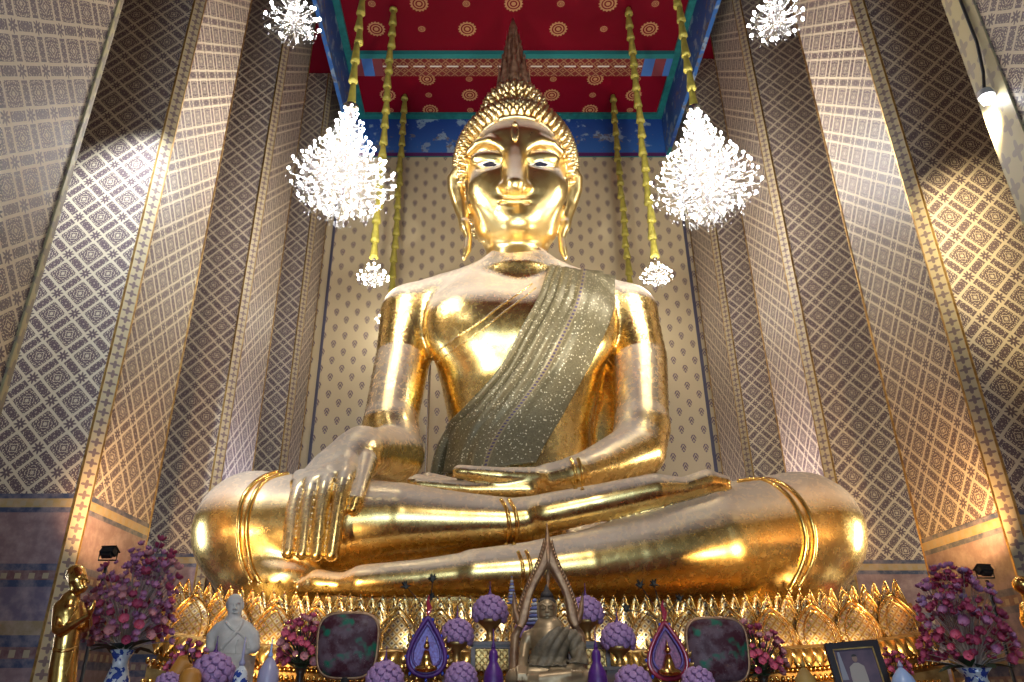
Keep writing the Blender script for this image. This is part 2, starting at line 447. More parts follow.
def beam_mat(name, y0, y1):
    t = NT(name); X, Y, Z = t.sep(t.objc())
    f = t.ma('DIVIDE', t.ma('SUBTRACT', Y, y0), y1 - y0)
    fx = t.ma('ABSOLUTE', t.ma('SUBTRACT', t.ma('FRACT', t.ma('MULTIPLY', X, 3.6)), .5)); fy = t.ma('ABSOLUTE', t.ma('SUBTRACT', t.ma('FRACT', t.ma('MULTIPLY', f, 3.4)), .5))
    lat = t.band(t.ma('ADD', fx, fy), .5, .10)
    flo = t.lt(t.ma('ADD', fx, fy), .2)
    c = t.mix(t.ma('MAXIMUM', lat, flo), (.17, .008, .012), (.34, .17, .08))
    c = t.mix(t.ma('MULTIPLY', t.band(f, .55, .035), t.gt(t.ma('FRACT', t.ma('MULTIPLY', X, 1.8)), .3)), c, (.75, .7, .62))
    c = t.mix(t.gt(t.ma('ABSOLUTE', t.ma('SUBTRACT', X, .68)), 4.3), c, t.mix(t.gt(t.ma('FRACT', t.ma('MULTIPLY', X, 1.4)), .5), (.05, .16, .45), (.22, .04, .05)))
    c = t.mix(t.lt(f, .2), c, (.015, .20, .20))
    return t.done(t.bsdf(c, .45))

def mosaic_mat(name):
    t = NT(name); u, v, _ = t.sep(t.uv())
    a = t.ma('ADD', u, v); b = t.ma('SUBTRACT', u, v); s = 8.5
    fa = t.ma('ABSOLUTE', t.ma('SUBTRACT', t.ma('FRACT', t.ma('MULTIPLY', a, s)), .5)); fb = t.ma('ABSOLUTE', t.ma('SUBTRACT', t.ma('FRACT', t.ma('MULTIPLY', b, s)), .5))
    mx = t.ma('MAXIMUM', fa, fb)
    dot = t.lt(mx, .17); ln = t.gt(mx, .40)
    c = t.mix(ln, (.84, .70, .42), (.62, .36, .09)); c = t.mix(dot, c, (.10, .055, .05))
    n = t.noise(t.objc(), 14, 2)
    return t.done(t.bsdf(c, t.ma('MULTIPLY_ADD', n, .25, .18), t.ma('SUBTRACT', 1.0, dot), t.bump(t.ma('ADD', ln, dot), .5, .02)))

def sash_mat(name):
    t = NT(name); u, v, _ = t.sep(t.uv()); o = t.objc()
    sp = t.voro(o, 46, 'Color'); r_ = t.sep(sp)[0]
    n = t.noise(o, 60, 2)
    base = t.mix(r_, (.155, .13, .07), (.25, .21, .115))
    gl = t.gt(r_, .95)
    c = t.mix(gl, base, (.85, .78, .55))
    row = t.ma('MULTIPLY', t.band(u, .52, .012), t.lt(t.ma('FRACT', t.ma('MULTIPLY', v, 60)), .55))
    c = t.mix(row, c, (.10, .07, .14))
    ed = t.band(u, .52, .026)
    return t.done(t.bsdf(t.mix(t.ma('MULTIPLY', ed, t.ma('SUBTRACT', 1.0, row)), c, (.33, .27, .15)), .42, .35, t.bump(t.ma('ADD', n, r_), .2, .01)))

M = {}
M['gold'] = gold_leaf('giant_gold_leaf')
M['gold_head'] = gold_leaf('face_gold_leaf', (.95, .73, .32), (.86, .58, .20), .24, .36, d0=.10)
M['gold_plain'] = gold_leaf('hair_gold', (.92, .72, .38), (.72, .50, .20), .22, .40, painted_sheen=False)
M['gold_line'] = plain('hem_gold', (.90, .58, .17), .22, 1.0)
M['gold_small'] = gold_leaf('polished_gold', (.90, .58, .18), (.70, .38, .09), .16, .30, painted_sheen=False, scale=8)
M['gold_dull'] = mottled('dull_gold', (.55, .36, .13), (.30, .17, .06), 9, .4, .9)
M['spire'] = mottled('aged_spire', (.46, .33, .21), (.22, .12, .07), 7, .4, .6)
M['mosaic'] = mosaic_mat('mirror_mosaic'); M['sash'] = sash_mat('glitter_sash')
M['damask'] = damask('column_damask'); M['border'] = border_mat('column_border', (.40, .32, .19), (.16, .11, .10), .15); M['dado'] = dado_mat('column_dado')
M['border_wide'] = border_mat('wide_border', (.42, .35, .19), (.27, .225, .16), .40, 4.0)
M['backwall'] = backwall_mat('lotus_bud_wall'); M['ceiling'] = ceiling_mat('red_ceiling'); M['frieze'] = frieze_mat('painted_frieze'); M['frieze_side'] = frieze_mat('painted_side_frieze', -100.0)
M['green'] = mottled('green_moulding', (.010, .12, .12), (.015, .18, .17), 6, .4)
M['sidewall'] = damask('side_wall_damask'); M['floor'] = mottled('floor_carpet', (.20, .035, .03), (.15, .02, .02), 3, .8)
M['purple_trim'] = plain('dark_trim', (.07, .065, .10), .5)
M['yellow'] = mottled('yellow_cloth', (.50, .43, .07), (.36, .31, .06), 9, .55)
M['bulb'] = emit('bulb_glow', (1.0, .97, .93), 190)
M['bulb_rear'] = emit('bulb_glow_rear', (1.0, .94, .82), 105)
M['bulb_near'] = emit('bulb_glow_dim', (1.0, .97, .92), 75)
M['brass'] = plain('silvered_arm', (.80, .78, .74), .25, 1.0)
M['black'] = plain('black_metal', (.012, .012, .014), .45)
M['dark_wood'] = mottled('dark_carved_wood', (.11, .055, .03), (.05, .025, .015), 12, .4)
def crystal():
    t = NT('crystal'); a = t.bsdf((.55, .55, .57), .05, 0.0, Specular_IOR_Level=1.0)
    tr = t.n('ShaderNodeBsdfTranslucent'); tr.inputs[0].default_value = (.95, .95, 1, 1)
    x = t.n('ShaderNodeMixShader'); x.inputs[0].default_value = .35; t.t.links.new(a, x.inputs[1]); t.t.links.new(tr.outputs[0], x.inputs[2])
    tp = t.n('ShaderNodeBsdfTransparent'); y = t.n('ShaderNodeMixShader'); y.inputs[0].default_value = .74; t.t.links.new(x.outputs[0], y.inputs[1]); t.t.links.new(tp.outputs[0], y.inputs[2])
    return t.done(y.outputs[0])
M['crystal'] = crystal()
M['white'] = plain('eye_white', (.72, .68, .62), .3); M['iris'] = plain('eye_dark', (.01, .012, .03), .1)

# ================================================================== THE HALL
XL, XR = -5.55, 6.6; FX0, FX1 = -4.8, 6.15; HCX = .64
ZT, ZB, ZS = 20.56, 18.77, 21.15; YB = 21.0
struct(MB().box((-12, -16, -.2), (13, 22, 0)).obj('floor', M['floor'], smooth=False))
struct(MB().box((FX0, -16, ZT), (FX1, 22, ZT + .2)).obj('ceiling', M['ceiling'], smooth=False))
struct(MB().box((-12, -16, ZS), (FX0 - .12, 22, ZS + .2)).obj('ceiling_left', M['ceiling'], smooth=False))
struct(MB().box((FX1 + .12, -16, ZS), (13, 22, ZS + .2)).obj('ceiling_right', M['ceiling'], smooth=False))
struct(MB().box((-12, YB, 0), (13, YB + .3, ZS)).obj('wall_back', M['backwall'], smooth=False))
struct(MB().box((-12.2, -16, 0), (-11.9, 22, ZS)).obj('wall_left', M['sidewall'], smooth=False))
struct(MB().box((12.9, -16, 0), (13.2, 22, ZS)).obj('wall_right', M['sidewall'], smooth=False))
fw = MB()
for a, b, z0, z1 in ((-12, -3.4, 0, ZS), (-3.4, -1.0, 6, ZS), (-1.0, -.6, 0, ZS), (-.6, 1.9, 7, ZS), (1.9, 2.3, 0, ZS), (2.3, 4.7, 6, ZS), (4.7, 13, 0, ZS)):
    fw.box((a, -16.3, z0), (b, -16, z1))
struct(fw.obj('wall_front', M['sidewall'], smooth=False))
# painted frieze: along the back wall and on two hanging side boards
struct(MB().box((FX0, YB - .06, ZB), (FX1, YB, ZT)).obj('trim_frieze_back', M['frieze'], smooth=False))
struct(MB().box((FX0 - .12, -16, ZB), (FX0, YB, ZS)).obj('trim_frieze_left', M['frieze_side'], smooth=False))
struct(MB().box((FX1, -16, ZB), (FX1 + .12, YB, ZS)).obj('trim_frieze_right', M['frieze_side'], smooth=False))
struct(MB().box((FX0 + .0, -16, ZT - .1), (FX0 + .22, YB - .06, ZT)).obj('trim_green_left', M['green'], smooth=False))
struct(MB().box((FX1 - .22, -16, ZT - .1), (FX1, YB - .06, ZT)).obj('trim_green_right', M['green'], smooth=False))
struct(MB().box((FX0 + .22, YB - .3, ZT - .1), (FX1 - .22, YB - .06, ZT)).obj('trim_green_back', M['green'], smooth=False))
struct(MB().box((FX0 + .22, 17.85, ZT - .16), (FX1 - .22, 18.8, ZT)).obj('trim_ceiling_beam', beam_mat('lattice_beam', 17.85, 18.8), smooth=False))
struct(MB().box((XL + .2, YB - .05, 0), (XL + .28, YB, ZB)).obj('trim_wall_left', M['purple_trim'], smooth=False))
struct(MB().box((XR - .17, YB - .05, 0), (XR - .08, YB, ZB)).obj('trim_wall_right', M['purple_trim'], smooth=False))

def column(side, y0, size, label, dtop, wide=False):
    X = XL if side < 0 else XR; s = side; C = .13
    root = thing('column', label, 'column', (X + s * size / 2, y0 + size / 2, 0), 'tall square damask columns'); root['kind'] = 'thing'
    y1 = y0 + size; xo = X + s * size
    ch = 0.0 if wide else C
    poly = [(xo, y0), (X + s * ch, y0), (X, y0 + ch), (X, y1 - C), (X + s * C, y1), (xo, y1)]
    if wide: poly = [(xo, y0), (X, y0), (X, y1), (xo, y1)]
    def wall(poly, z0, z1, d, vo, skip=()):
        mb = MB(); n = len(poly)
        for i in range(n):
            if i in skip: continue
            a, b = Vector((*poly[i], 0)), Vector((*poly[(i + 1) % n], 0))
            if s > 0: pass
            nrm = Vector(((b - a).y, -(b - a).x, 0)).normalized() * (1 if s < 0 else -1)
            a = a + nrm * d; b = b + nrm * d
            if abs((b - a).x) > abs((b - a).y): u0, u1 = abs(a.x - X), abs(b.x - X)
            else: u0, u1 = a.y - y0, b.y - y0
            if abs((b - a).x) > .01 and abs((b - a).y) > .01: u0, u1 = 0, 1
            q = [(a.x, a.y, z0), (b.x, b.y, z0), (b.x, b.y, z1), (a.x, a.y, z1)]; w = [(u0, z0 + vo), (u1, z0 + vo), (u1, z1 + vo), (u0, z1 + vo)]
            if s > 0: q, w = q[::-1], w[::-1]
            mb.poly(q, w)
        if d == 0:
            mb.poly([(x, y, z1) for x, y in poly], [(0, 0)] * n)
        return mb
    wall(poly, 0, ZS - .02, 0, .17).obj('shaft', M['damask'], root, smooth=False)
    wall(poly, 0, dtop, .012, 4.14 - dtop, skip=(1, 3) if not wide else ()).obj('dado', M['dado'], root, smooth=False)
    if not wide:
        for a, b in ((poly[1], poly[2]), (poly[3], poly[4])):
            mb = wall([a, b], 0, ZS - .02, .02, .0, skip=(1,))
            mb.obj('corner_border', M['border'], root, smooth=False)
            for p in (a, b):
                MB().box((p[0] - .018, p[1] - .018, 0), (p[0] + .018, p[1] + .018, ZS - .02)).obj('gold_beading', M['gold_dull'], root, smooth=False)
    elif s > 0:
        MB().box((X - .03, y1 - .5, 0), (X, y1, ZS - .02)).obj('border_board', M['border_wide'], root, smooth=False)
    else:
        MB().box((X, y1 - .1, 0), (X + .03, y1, ZS - .02)).obj('border_board', M['border_wide'], root, smooth=False)
    return root
# sides: the left row stands a touch further from the camera than the right row
column(-1, 5.75, 2.15, 'nearest left column, a dim damask face cut by the left edge of the picture', 4.13, True)
column(-1, 10.07, 2.2, 'second left column, damask, with the bluish spotlit front and warm lit foot', 4.13)
column(-1, 14.8, 2.15, 'third left damask column, rising behind the giant statue\'s knee on the left', 4.1)
column(-1, 19.4, 1.52, 'farthest left damask column, touching the patterned back wall', 4.1)
column(1, 5.55, 2.15, 'nearest right column with the cream bordered board that carries the round lamp', 3.8, True)
column(1, 9.55, 2.2, 'second right column, damask, with warm golden light on front and foot', 3.8)
column(1, 14.3, 2.15, 'third right damask column, rising behind the giant statue\'s knee on the right', 3.9)
column(1, 18.75, 2.16, 'farthest right damask column, touching the patterned back wall', 3.9)

# ================================================================== THE GIANT STATUE
cx = HCX
def H(z): return z + CZ                                    # heights are measured from the eye
statue = thing('buddha_statue', 'giant gold seated buddha statue with one hand over its knee, filling the hall', 'statue', (cx, 15, H(1.2)))
B = SDF((cx - 6.3, 11.0, H(.9)), (cx + 6.3, 17.6, H(10.3)), .042)
# torso
B.loft([(H(1.2), cx, 15.7, 2.2, 1.6), (H(3.0), cx, 15.7, 1.95, 1.35), (H(4.2), cx, 15.6, 1.62, 1.12), (H(5.0), cx, 15.55, 1.56, 1.05), (H(6.0), cx, 15.5, 1.74, 1.12),
        (H(7.0), cx, 15.42, 2.0, 1.22), (H(7.7), cx, 15.42, 2.16, 1.2), (H(8.4), cx, 15.5, 2.05, 1.0), (H(8.95), cx, 15.5, 1.5, .82), (H(9.25), cx, 15.45, .95, .74)], k=.1, e=2.3)
for s in (-1, 1):
    B.ell((cx + s * .95, 14.72, H(7.3)), (1.05, .55, .85), k=.6)
    B.chain([((cx + s * .7, 15.5, H(8.72)), .52), ((cx + s * 1.7, 15.55, H(8.42)), .62), ((cx + s * 2.5, 15.6, H(8.02)), .74)], k=.25)
B.chain([((cx - .02, 15.35, H(8.9)), .92), ((cx - .02, 15.3, H(9.35)), .74), ((cx - .02, 15.25, H(10.2)), .72)], k=.2)
B.ell((cx + 2.0, 16.15, H(5.6)), (.75, .32, 2.3), k=.2)
# arms
el_r, wr_r = P(396, 455, 14.6), P(362, 452, 13.3)
el_l, wr_l = P(638, 450, 14.55), P(578, 473, 13.55)
B.chain([((cx - 2.52, 15.6, H(8.0)), .74), ((cx - 2.66, 15.4, H(6.8)), .62), (tuple(P(390, 425, 14.75)), .56)], k=.12)
B.chain([((cx + 2.52, 15.6, H(8.0)), .74), ((cx + 2.70, 15.4, H(6.8)), .62), (tuple(P(642, 425, 14.75)), .56)], k=.12)
# forearms
B.chain([(tuple(P(391, 428, 14.75)), .57), (tuple(el_r), .58), (tuple(wr_r), .44)], k=.1)
B.chain([(tuple(P(642, 428, 14.75)), .57), (tuple(el_l), .57), (tuple(P(604, 465, 14.0)), .44), (tuple(wr_l), .32)], k=.1)
# crossed legs: thighs, right shin on top, left shin below, the robe fills the lap
kr, kl = Vector((cx - 4.85, 13.35, H(2.56))), Vector((cx + 4.85, 13.35, H(2.54)))
for k_, s in ((kr, -1), (kl, 1)):
    B.chain([((cx + s * 1.5, 15.7, H(2.55)), 1.25), ((cx + s * 3.4, 14.5, H(2.5)), 1.12), (tuple(k_), 1.03)], k=.25)
    B.ell((cx + s * 4.25, 13.4, H(1.7)), (1.05, 1.0, .62), k=.4)
B.chain([(tuple(kr), 1.02), (tuple(P(320, 525, 13.1)), .86), (tuple(P(400, 520, 12.95)), .64), (tuple(P(460, 521, 12.85)), .49), (tuple(P(512, 521, 12.75)), .385), (tuple(P(545, 516, 12.75)), .36)], k=.12)
B.chain([(tuple(P(545, 514, 12.6)), .34), (tuple(P(600, 502, 12.45)), .30), (tuple(P(655, 490, 12.4)), .28), (tuple(P(684, 488, 12.4)), .18), (tuple(P(708, 481, 12.45)), .20), (tuple(P(723, 482.5, 12.45)), .13)], k=.04)
B.chain([(tuple(kl), 1.02), (tuple(P(720, 542, 12.9)), .90), (tuple(P(640, 557, 12.6)), .66), (tuple(P(590, 564, 12.45)), .55), (tuple(P(530, 570, 12.35)), .44), (tuple(P(475, 573, 12.3)), .37)], k=.12)
B.chain([(tuple(P(475, 573, 12.3)), .34), (tuple(P(420, 578, 12.3)), .29), (tuple(P(362, 581, 12.3)), .25), (tuple(P(342, 584, 12.35)), .17), (tuple(P(318, 582, 12.4)), .20), (tuple(P(303, 586, 12.45)), .12)], k=.06)
B.chain([((cx - 3.6, 13.9, H(2.0)), .85), ((cx + 3.6, 13.9, H(2.0)), .85)], k=.3)
B.chain([((cx - 3.9, 13.35, H(1.42)), .48), ((cx + 3.9, 13.35, H(1.42)), .48)], k=.3)
B.ell((cx, 14.2, H(2.2)), (2.8, 1.3, .8), k=.3)
# right hand laid over the knee (palm, four long fingers, thumb)
kn = [(299, 489, 12.29), (312, 486, 12.21), (326, 484, 12.17), (344, 480, 12.19)]
bk = [(313, 480, 12.75), (323, 474, 12.75), (335, 469, 12.75), (349, 465, 12.75)]
tp = [(288.5, 552, 12.00), (302.5, 553, 11.94), (316.5, 554, 11.92), (331.5, 554, 11.95)]
md = [(293, 514, 12.13), (307, 513, 12.06), (321, 512, 12.03), (338, 511, 12.06)]
# left hand resting palm up in the lap
B.chain([(tuple(wr_l), .31), (tuple(P(548, 480, 13.45)), .30), (tuple(P(522, 484, 13.4)), .22)], k=.1)
B.ell(P(535, 484, 13.7), (.55, .5, .18), k=.12)
for i, (tu, tv) in enumerate(((419, 484.5), (413, 482), (417, 480), (428, 478))):
    y = 13.2 + .27 * i
    B.chain([(tuple(P(530, 489, y)), .17), (tuple(P(470, 489.5, y)), .15), (tuple(P(tu, tv, y)), .115)], k=.04)
B.chain([(tuple(P(537, 478, 13.25)), .2), (tuple(P(500, 475.5, 13.1)), .15), (tuple(P(459, 471.5, 13.1)), .12)], k=.05)
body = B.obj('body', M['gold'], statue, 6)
bvh_body = BVHTree.FromPolygons([Vector(v) for v in B.V], [tuple(q) for q in B.Q])
HS = SDF((-3.9, 11.6, H(1.7)), (-1.7, 14.4, H(4.7)), .021)
HS.chain([(tuple(wr_r + (el_r - wr_r) * .25), .462), (tuple(wr_r), .45)], k=.1)
for a, m_, b, k2 in zip(kn, md, tp, bk):
    HS.chain([(tuple(wr_r + (P(*a) - wr_r) * .2), .38), (tuple(P(*k2)), .24), (tuple(P(a[0] + 1, a[1] - 5, a[2] + .12)), .17)], k=.16)
    ctl = np.array([tuple(P(a[0] + 2, a[1] - 11, a[2] + .22)), tuple(P(a[0], a[1] + 2, a[2] - .02)), tuple(P(*m_)), tuple(P(*b))]); tt = np.linspace(0, 3, 13)
    pts = np.stack([smooth_interp(tt, np.array([0., 1, 2, 3]), ctl[:, c_]) for c_ in range(3)], 1)
    HS.chain([(tuple(p_), .150 - .034 * t_ / 3) for p_, t_ in zip(pts, tt)], k=.012)
HS.chain([(tuple(wr_r), .42), (tuple(P(330, 468, 12.85)), .26)], k=.2)
HS.chain([(tuple(P(366, 462, 12.8)), .20), (tuple(P(361, 482, 12.45)), .15), (tuple(P(356, 500, 12.2)), .135), (tuple(P(353, 509, 12.15)), .10)], k=.04)
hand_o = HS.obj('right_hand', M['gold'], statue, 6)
def proj(bvh, u, v, off=.02, fallback=None):
    d = ray(u, v).normalized(); h = bvh.ray_cast(Vector((0, 0, CZ)), d)
    if h[0] is None: return fallback
    n = h[1] if h[1].dot(d) < 0 else -h[1]
    return h[0] + n * off
def resample(pts, n):
    pts = [Vector((*p, 0)) for p in pts]
    d = [0]
    for a, b in zip(pts[:-1], pts[1:]): d.append(d[-1] + (b - a).length)
    xs = np.linspace(0, d[-1], n); X = np.array([[p.x, p.y] for p in pts])
    return np.stack([smooth_interp(xs, np.array(d), X[:, 0]), smooth_interp(xs, np.array(d), X[:, 1])], 1)
def hem(pts, r=.045, n=40, name='robe_hem', mat='gold_line', bvh=None, parent=None):
    q = [proj(bvh or bvh_body, u, v, r * .25) for u, v in resample(pts, n)]
    q = [p for p in q if p is not None]
    Q = [q[0]]
    for p in q[1:]:
        if (p - Q[-1]).length < 1.2: Q.append(p)
    for _ in range(2): Q = [Q[0]] + [(Q[i - 1] + Q[i] * 2 + Q[i + 1]) / 4 for i in range(1, len(Q) - 1)] + [Q[-1]]
    return MB().tube(Q, r).obj(name, M[mat], parent or statue)
hem([(288,472.5),(277.7,473),(256,482),(243.5,498),(239,524),(239.7,549),(244.7,569.4),(252,583)])
hem([(303,472.5),(290,474),(263.8,482),(251,503.5),(246.5,526),(248,549),(253.6,572),(261,584)])
hem([(738,482),(764,480.5),(786,494.7),(801,519),(805.6,541),(801,566),(788.7,590)])
hem([(750,481),(772,480.5),(797,496),(810.5,519),(814.6,541),(810.5,566),(797,588)])
hem([(501,500),(506,508),(509,520),(508.5,535),(506,545)], .035); hem([(509,500),(514,508),(517,520),(516.5,535),(514,545)], .035)
hem([(571,459),(575.5,473),(575.5,489)], .035, 16); hem([(578,459),(582.5,473),(582.5,490)], .035, 16)
hem([(518,552),(522,562),(523,578),(522,588)], .03, 16); hem([(526,551),(530,561),(531,578),(530,588)], .03, 16)
hem([(432,357),(446,345),(461,335),(480,322),(497.7,308),(515,296),(532,284)], .022, 30, mat='gold')
hem([(438,362),(452,351),(468,340),(486,327),(503,313),(520,300),(536,288)], .018, 30, mat='gold')

# ---- head
hx = .60
head_o = bpy.data.objects.new('head', None)
Hd = SDF((hx - 1.75, 13.0, H(8.9)), (hx + 1.75, 17.3, H(14.2)), .034)
Hd.chain([((hx, 14.98, H(11.75)), 1.28), ((hx, 15.08, H(11.0)), 1.23), ((hx, 15.10, H(10.45)), 1.06)], k=.15)
Hd.ell((hx, 14.5, H(11.85)), (.95, .88, .6), k=.4)
Hd.ell((hx, 14.82, H(9.95)), (.78, .72, .55), k=.4)
Hd.ell((hx, 14.28, H(9.74)), (.32, .25, .24), k=.4)
Hd.chain([((hx, 15.25, H(10.0)), .73), ((hx, 15.25, H(8.9)), .74)], k=.12)
for s in (-1, 1):
    Hd.ell((hx + s * .62, 14.25, H(10.6)), (.5, .32, .55), k=.5)         # cheeks
def fp(du, v, dY=0.0): return tuple(P(515 + du, v, 13.74 + .32 * max(0.0, min(1.0, (v - 140) / 70)) + dY))
for s in (-1, 1):
    Hd.ell(fp(s * 26, 157, .05), (.44, .22, .24), k=.16, op='sub')
    br = [(8, 152, .0), (16, 144, -.02), (26, 139.5, .03), (37, 143, .12), (46, 152, .30)]
    Hd.chain([(fp(s * a, b, c), .085) for a, b, c in br], k=.10)
    Hd.ell(fp(s * 26, 159.5, .13), (.43, .22, .21), k=.06)                 # lids
    lid = [(13, 164, .10), (20, 161, -.0), (27, 160, -.02), (35, 161, .06), (42, 164, .22)]
    Hd.chain([(fp(s * a, b, c), .035) for a, b, c in lid], k=.05)
    Hd.chain([(fp(s * 6, 188.5, -.22), .13), (fp(s * 10.5, 188, -.08), .14)], k=.08)
    Hd.ell(fp(s * 5.2, 193, -.17), (.07, .10, .06), k=.04, op='sub')
Hd.chain([(fp(0, 147, -.02), .11), (fp(0, 160, -.16), .13), (fp(0, 174, -.36), .17), (fp(0, 184.5, -.52), .205)], k=.09)
Hd.chain([(fp(0, 147, .08), .24), (fp(0, 182, -.2), .26)], k=.12)
up_l = [(-24, 200, .06), (-14, 200.5, -.04), (-5, 200.5, -.07), (0, 201.2, -.07), (5, 200.5, -.07), (14, 200.5, -.04), (24, 200, .06)]
Hd.chain([(fp(a, b, c), .06 if abs(a) < 20 else .045) for a, b, c in up_l], k=.05)
lo_l = [(-22, 203.5, .05), (-12, 206.3, -.02), (0, 207.5, -.05), (12, 206.3, -.02), (22, 203.5, .05)]
Hd.chain([(fp(a, b, c), .075 if abs(a) < 18 else .04) for a, b, c in lo_l], k=.04)
Hd.chain([(fp(-24, 203.4, .12), .02), (fp(-10, 203.2, -.1), .03), (fp(0, 204, -.2), .03), (fp(10, 203.2, -.1), .03), (fp(24, 203.4, .12), .02)], k=.04, op='sub')
# long ears
for s in (-1, 1):
    e = [(48, 168, .95), (57, 170, 1.0), (62.5, 178, 1.05), (62, 190, 1.1), (57, 205, 1.1), (52, 218, 1.05), (50, 228, 1.0)]
    Hd.chain([(fp(s * a, b, c), .13) for a, b, c in e], k=.04)
    e = [(53, 178, 1.0), (56, 188, 1.05), (53, 202, 1.05), (50, 216, 1.0)]
    Hd.chain([(fp(s * a, b, c), .10) for a, b, c in e], k=.06)
    e = [(50, 224, 1.0), (46.5, 238, .95), (48, 250, .9), (51, 259, .85)]
    Hd.chain([(fp(s * a, b, c), r_) for (a, b, c), r_ in zip(e, (.13, .09, .10, .05))], k=.05)
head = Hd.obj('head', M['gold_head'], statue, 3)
bvh_head = BVHTree.FromPolygons([Vector(v) for v in Hd.V], [tuple(q) for q in Hd.Q])
def patch(name, outline, mat, off, parent=head, n=5, bvh=bvh_head):
    c = (sum(p[0] for p in outline) / len(outline), sum(p[1] for p in outline) / len(outline))
    ring = resample(outline + [outline[0]], 28)[:-1]
    rows = []
    for i in range(n + 1):
        f = max(i / n, .02)
        rows.append([proj(bvh, c[0] + (u - c[0]) * f, c[1] + (v - c[1]) * f, off * (1 if i < n else .1)) for u, v in ring])
    mb = MB(); mb.grid(rows, cv=True); me = mb.mesh(name, True, origin(parent))
    return link(name, me, M[mat], parent)
for s in (-1, 1):
    X = 515 + s * 26.5
    patch('eye', [(X - 12, 164.8), (X - 5, 161.6), (X + 5, 161.6), (X + 12, 164.5), (X + 5, 166.8), (X - 5, 166.8)], 'white', .03)
    patch('iris', [(X - 8 - s, 163.9), (X - 5 - s, 162.2), (X + 5 - s, 162.2), (X + 8 - s, 163.9), (X + 5 - s, 165.7), (X - 5 - s, 165.7)], 'iris', .05)
uc = proj(bvh_head, 515, 133, .0); ub = MB(); ub.ball(uc, 1, 14, 9, (.10, .07, .24)); ub.lathe([(.03, 0), (.075, .05), (.05, .11), (.005, .2)], (uc.x, uc.y - .03, uc.z + .16), 10); ub.obj('urna', M['gold_plain'], head)
hairline = [(464, 205), (462.5, 185), (462, 169), (464.5, 150), (471, 135), (483, 124), (498, 118.5), (515, 117.5), (532, 118.5), (547, 124), (559, 135), (565.5, 150), (568, 169), (567.5, 185), (566, 205)]

# hair: cap with rows of small pointed curls, rising to a dome
cap = MB(); hc = Vector((hx, 15.22, H(12.0))); HR = Vector((1.46, 1.54, 1.60))
dome_c = Vector((hx, 15.35, H(13.45))); DR = Vector((.86, .86, 1.25))
def in_face(p):                     # inside the face opening, an upright egg shape on the front of the head
    dx = (p.x - hx) / 1.27; dz = (p.z - H(11.0)) / 1.42
    return p.y < 15.0 and (abs(dx) ** 2.4 + abs(dz) ** 2.4 if dz > 0 else abs(dx)) < 1
capS = SDF((hx - 1.75, 13.6, H(9.9)), (hx + 1.75, 17.3, H(15.0)), .05)
capS.ell(hc, HR, k=.1); capS.ell(dome_c, DR, k=.35)
capS.chain([((hx, 15.5, H(11.6)), 1.36), ((hx, 15.7, H(10.6)), 1.05)], k=.2)
capS.put((hx - 1.27, 12.5, H(8)), (hx + 1.27, 15.0, H(13)), lambda X, Y, Z: np.maximum(((np.abs((X - hx) / 1.22) ** 2.4 + np.abs(np.maximum(Z - H(11.0), 0) / 1.38) ** 2.4) ** (1 / 2.4) - 1) * 1.2, Y - 15.05 + 0 * X), .08, 'sub')
capS.put((hx - 2, 12.5, H(9)), (hx + 2, 18, H(10.6)), lambda X, Y, Z: (Z - H(10.5)) + 0 * X + 0 * Y, .08, 'sub')
hair = capS.obj('hair', M['gold_plain'], head, 2)
bvh_cap = BVHTree.FromPolygons([Vector(v) for v in capS.V], [tuple(q) for q in capS.Q])
curls = MB()
def curl(p, n, r=.082, h=.15):
    T = n.cross(Vector((0, 0, 1)))
    T = T.normalized() if T.length > .05 else Vector((1, 0, 0)); Bv = n.cross(T)
    prof = [(1.0, -.05), (1.05, .05), (.75, .09), (.78, .12), (.42, .16), (.1, .19)]
    rows = [[p + (T * math.cos(2 * PI * k / 7) + Bv * math.sin(2 * PI * k / 7)) * r * a + n * (b * h / .17) for k in range(7)] for a, b in prof]
    curls.grid(rows, cv=True)
ncurl = 0
for i, z in enumerate(np.arange(H(10.6), H(14.75), .148)):
    ring_n = 60
    for k in range(ring_n):
        a = 2 * PI * (k + .5 * (i % 2)) / ring_n
        d = Vector((math.cos(a), math.sin(a), 0))
        h = bvh_cap.ray_cast(Vector((hx, 15.4, z)) + d * 4, -d)
        if h[0] is None or (h[0] - Vector((hx, 15.4, z))).dot(d) < .1: continue
        rad = (h[0] - Vector((hx, 15.4, z))).length
        step = max(1, int(round(.175 / (2 * PI * rad / ring_n))))
        if k % step or in_face(h[0]): continue
        n = (h[1] + d * .3 + Vector((0, 0, .25))).normalized(); curl(h[0], n); ncurl += 1
# a tight row of curls along the hairline
for u, v in resample(hairline, 44):
    p = P(u, v - 2, 14.10 + ((u - 515) / 51) ** 2 * .55)
    h = bvh_cap.find_nearest(p)
    curl(h[0], (h[1] + Vector((0, -.4, .2))).normalized(), .075)
stuff(curls.obj('hair_curl', M['gold_plain'], head))
q = [P(u, v, 14.05 + ((u - 515) / 51) ** 2 * .65) for u, v in resample([(u + (1 if u < 515 else -1) * 1.5, v + 2.0) for u, v in hairline], 50)]
q = [bvh_head.find_nearest(p)[0] for p in q]
MB().tube(q, .06).obj('hairline_band', M['gold_plain'], head)
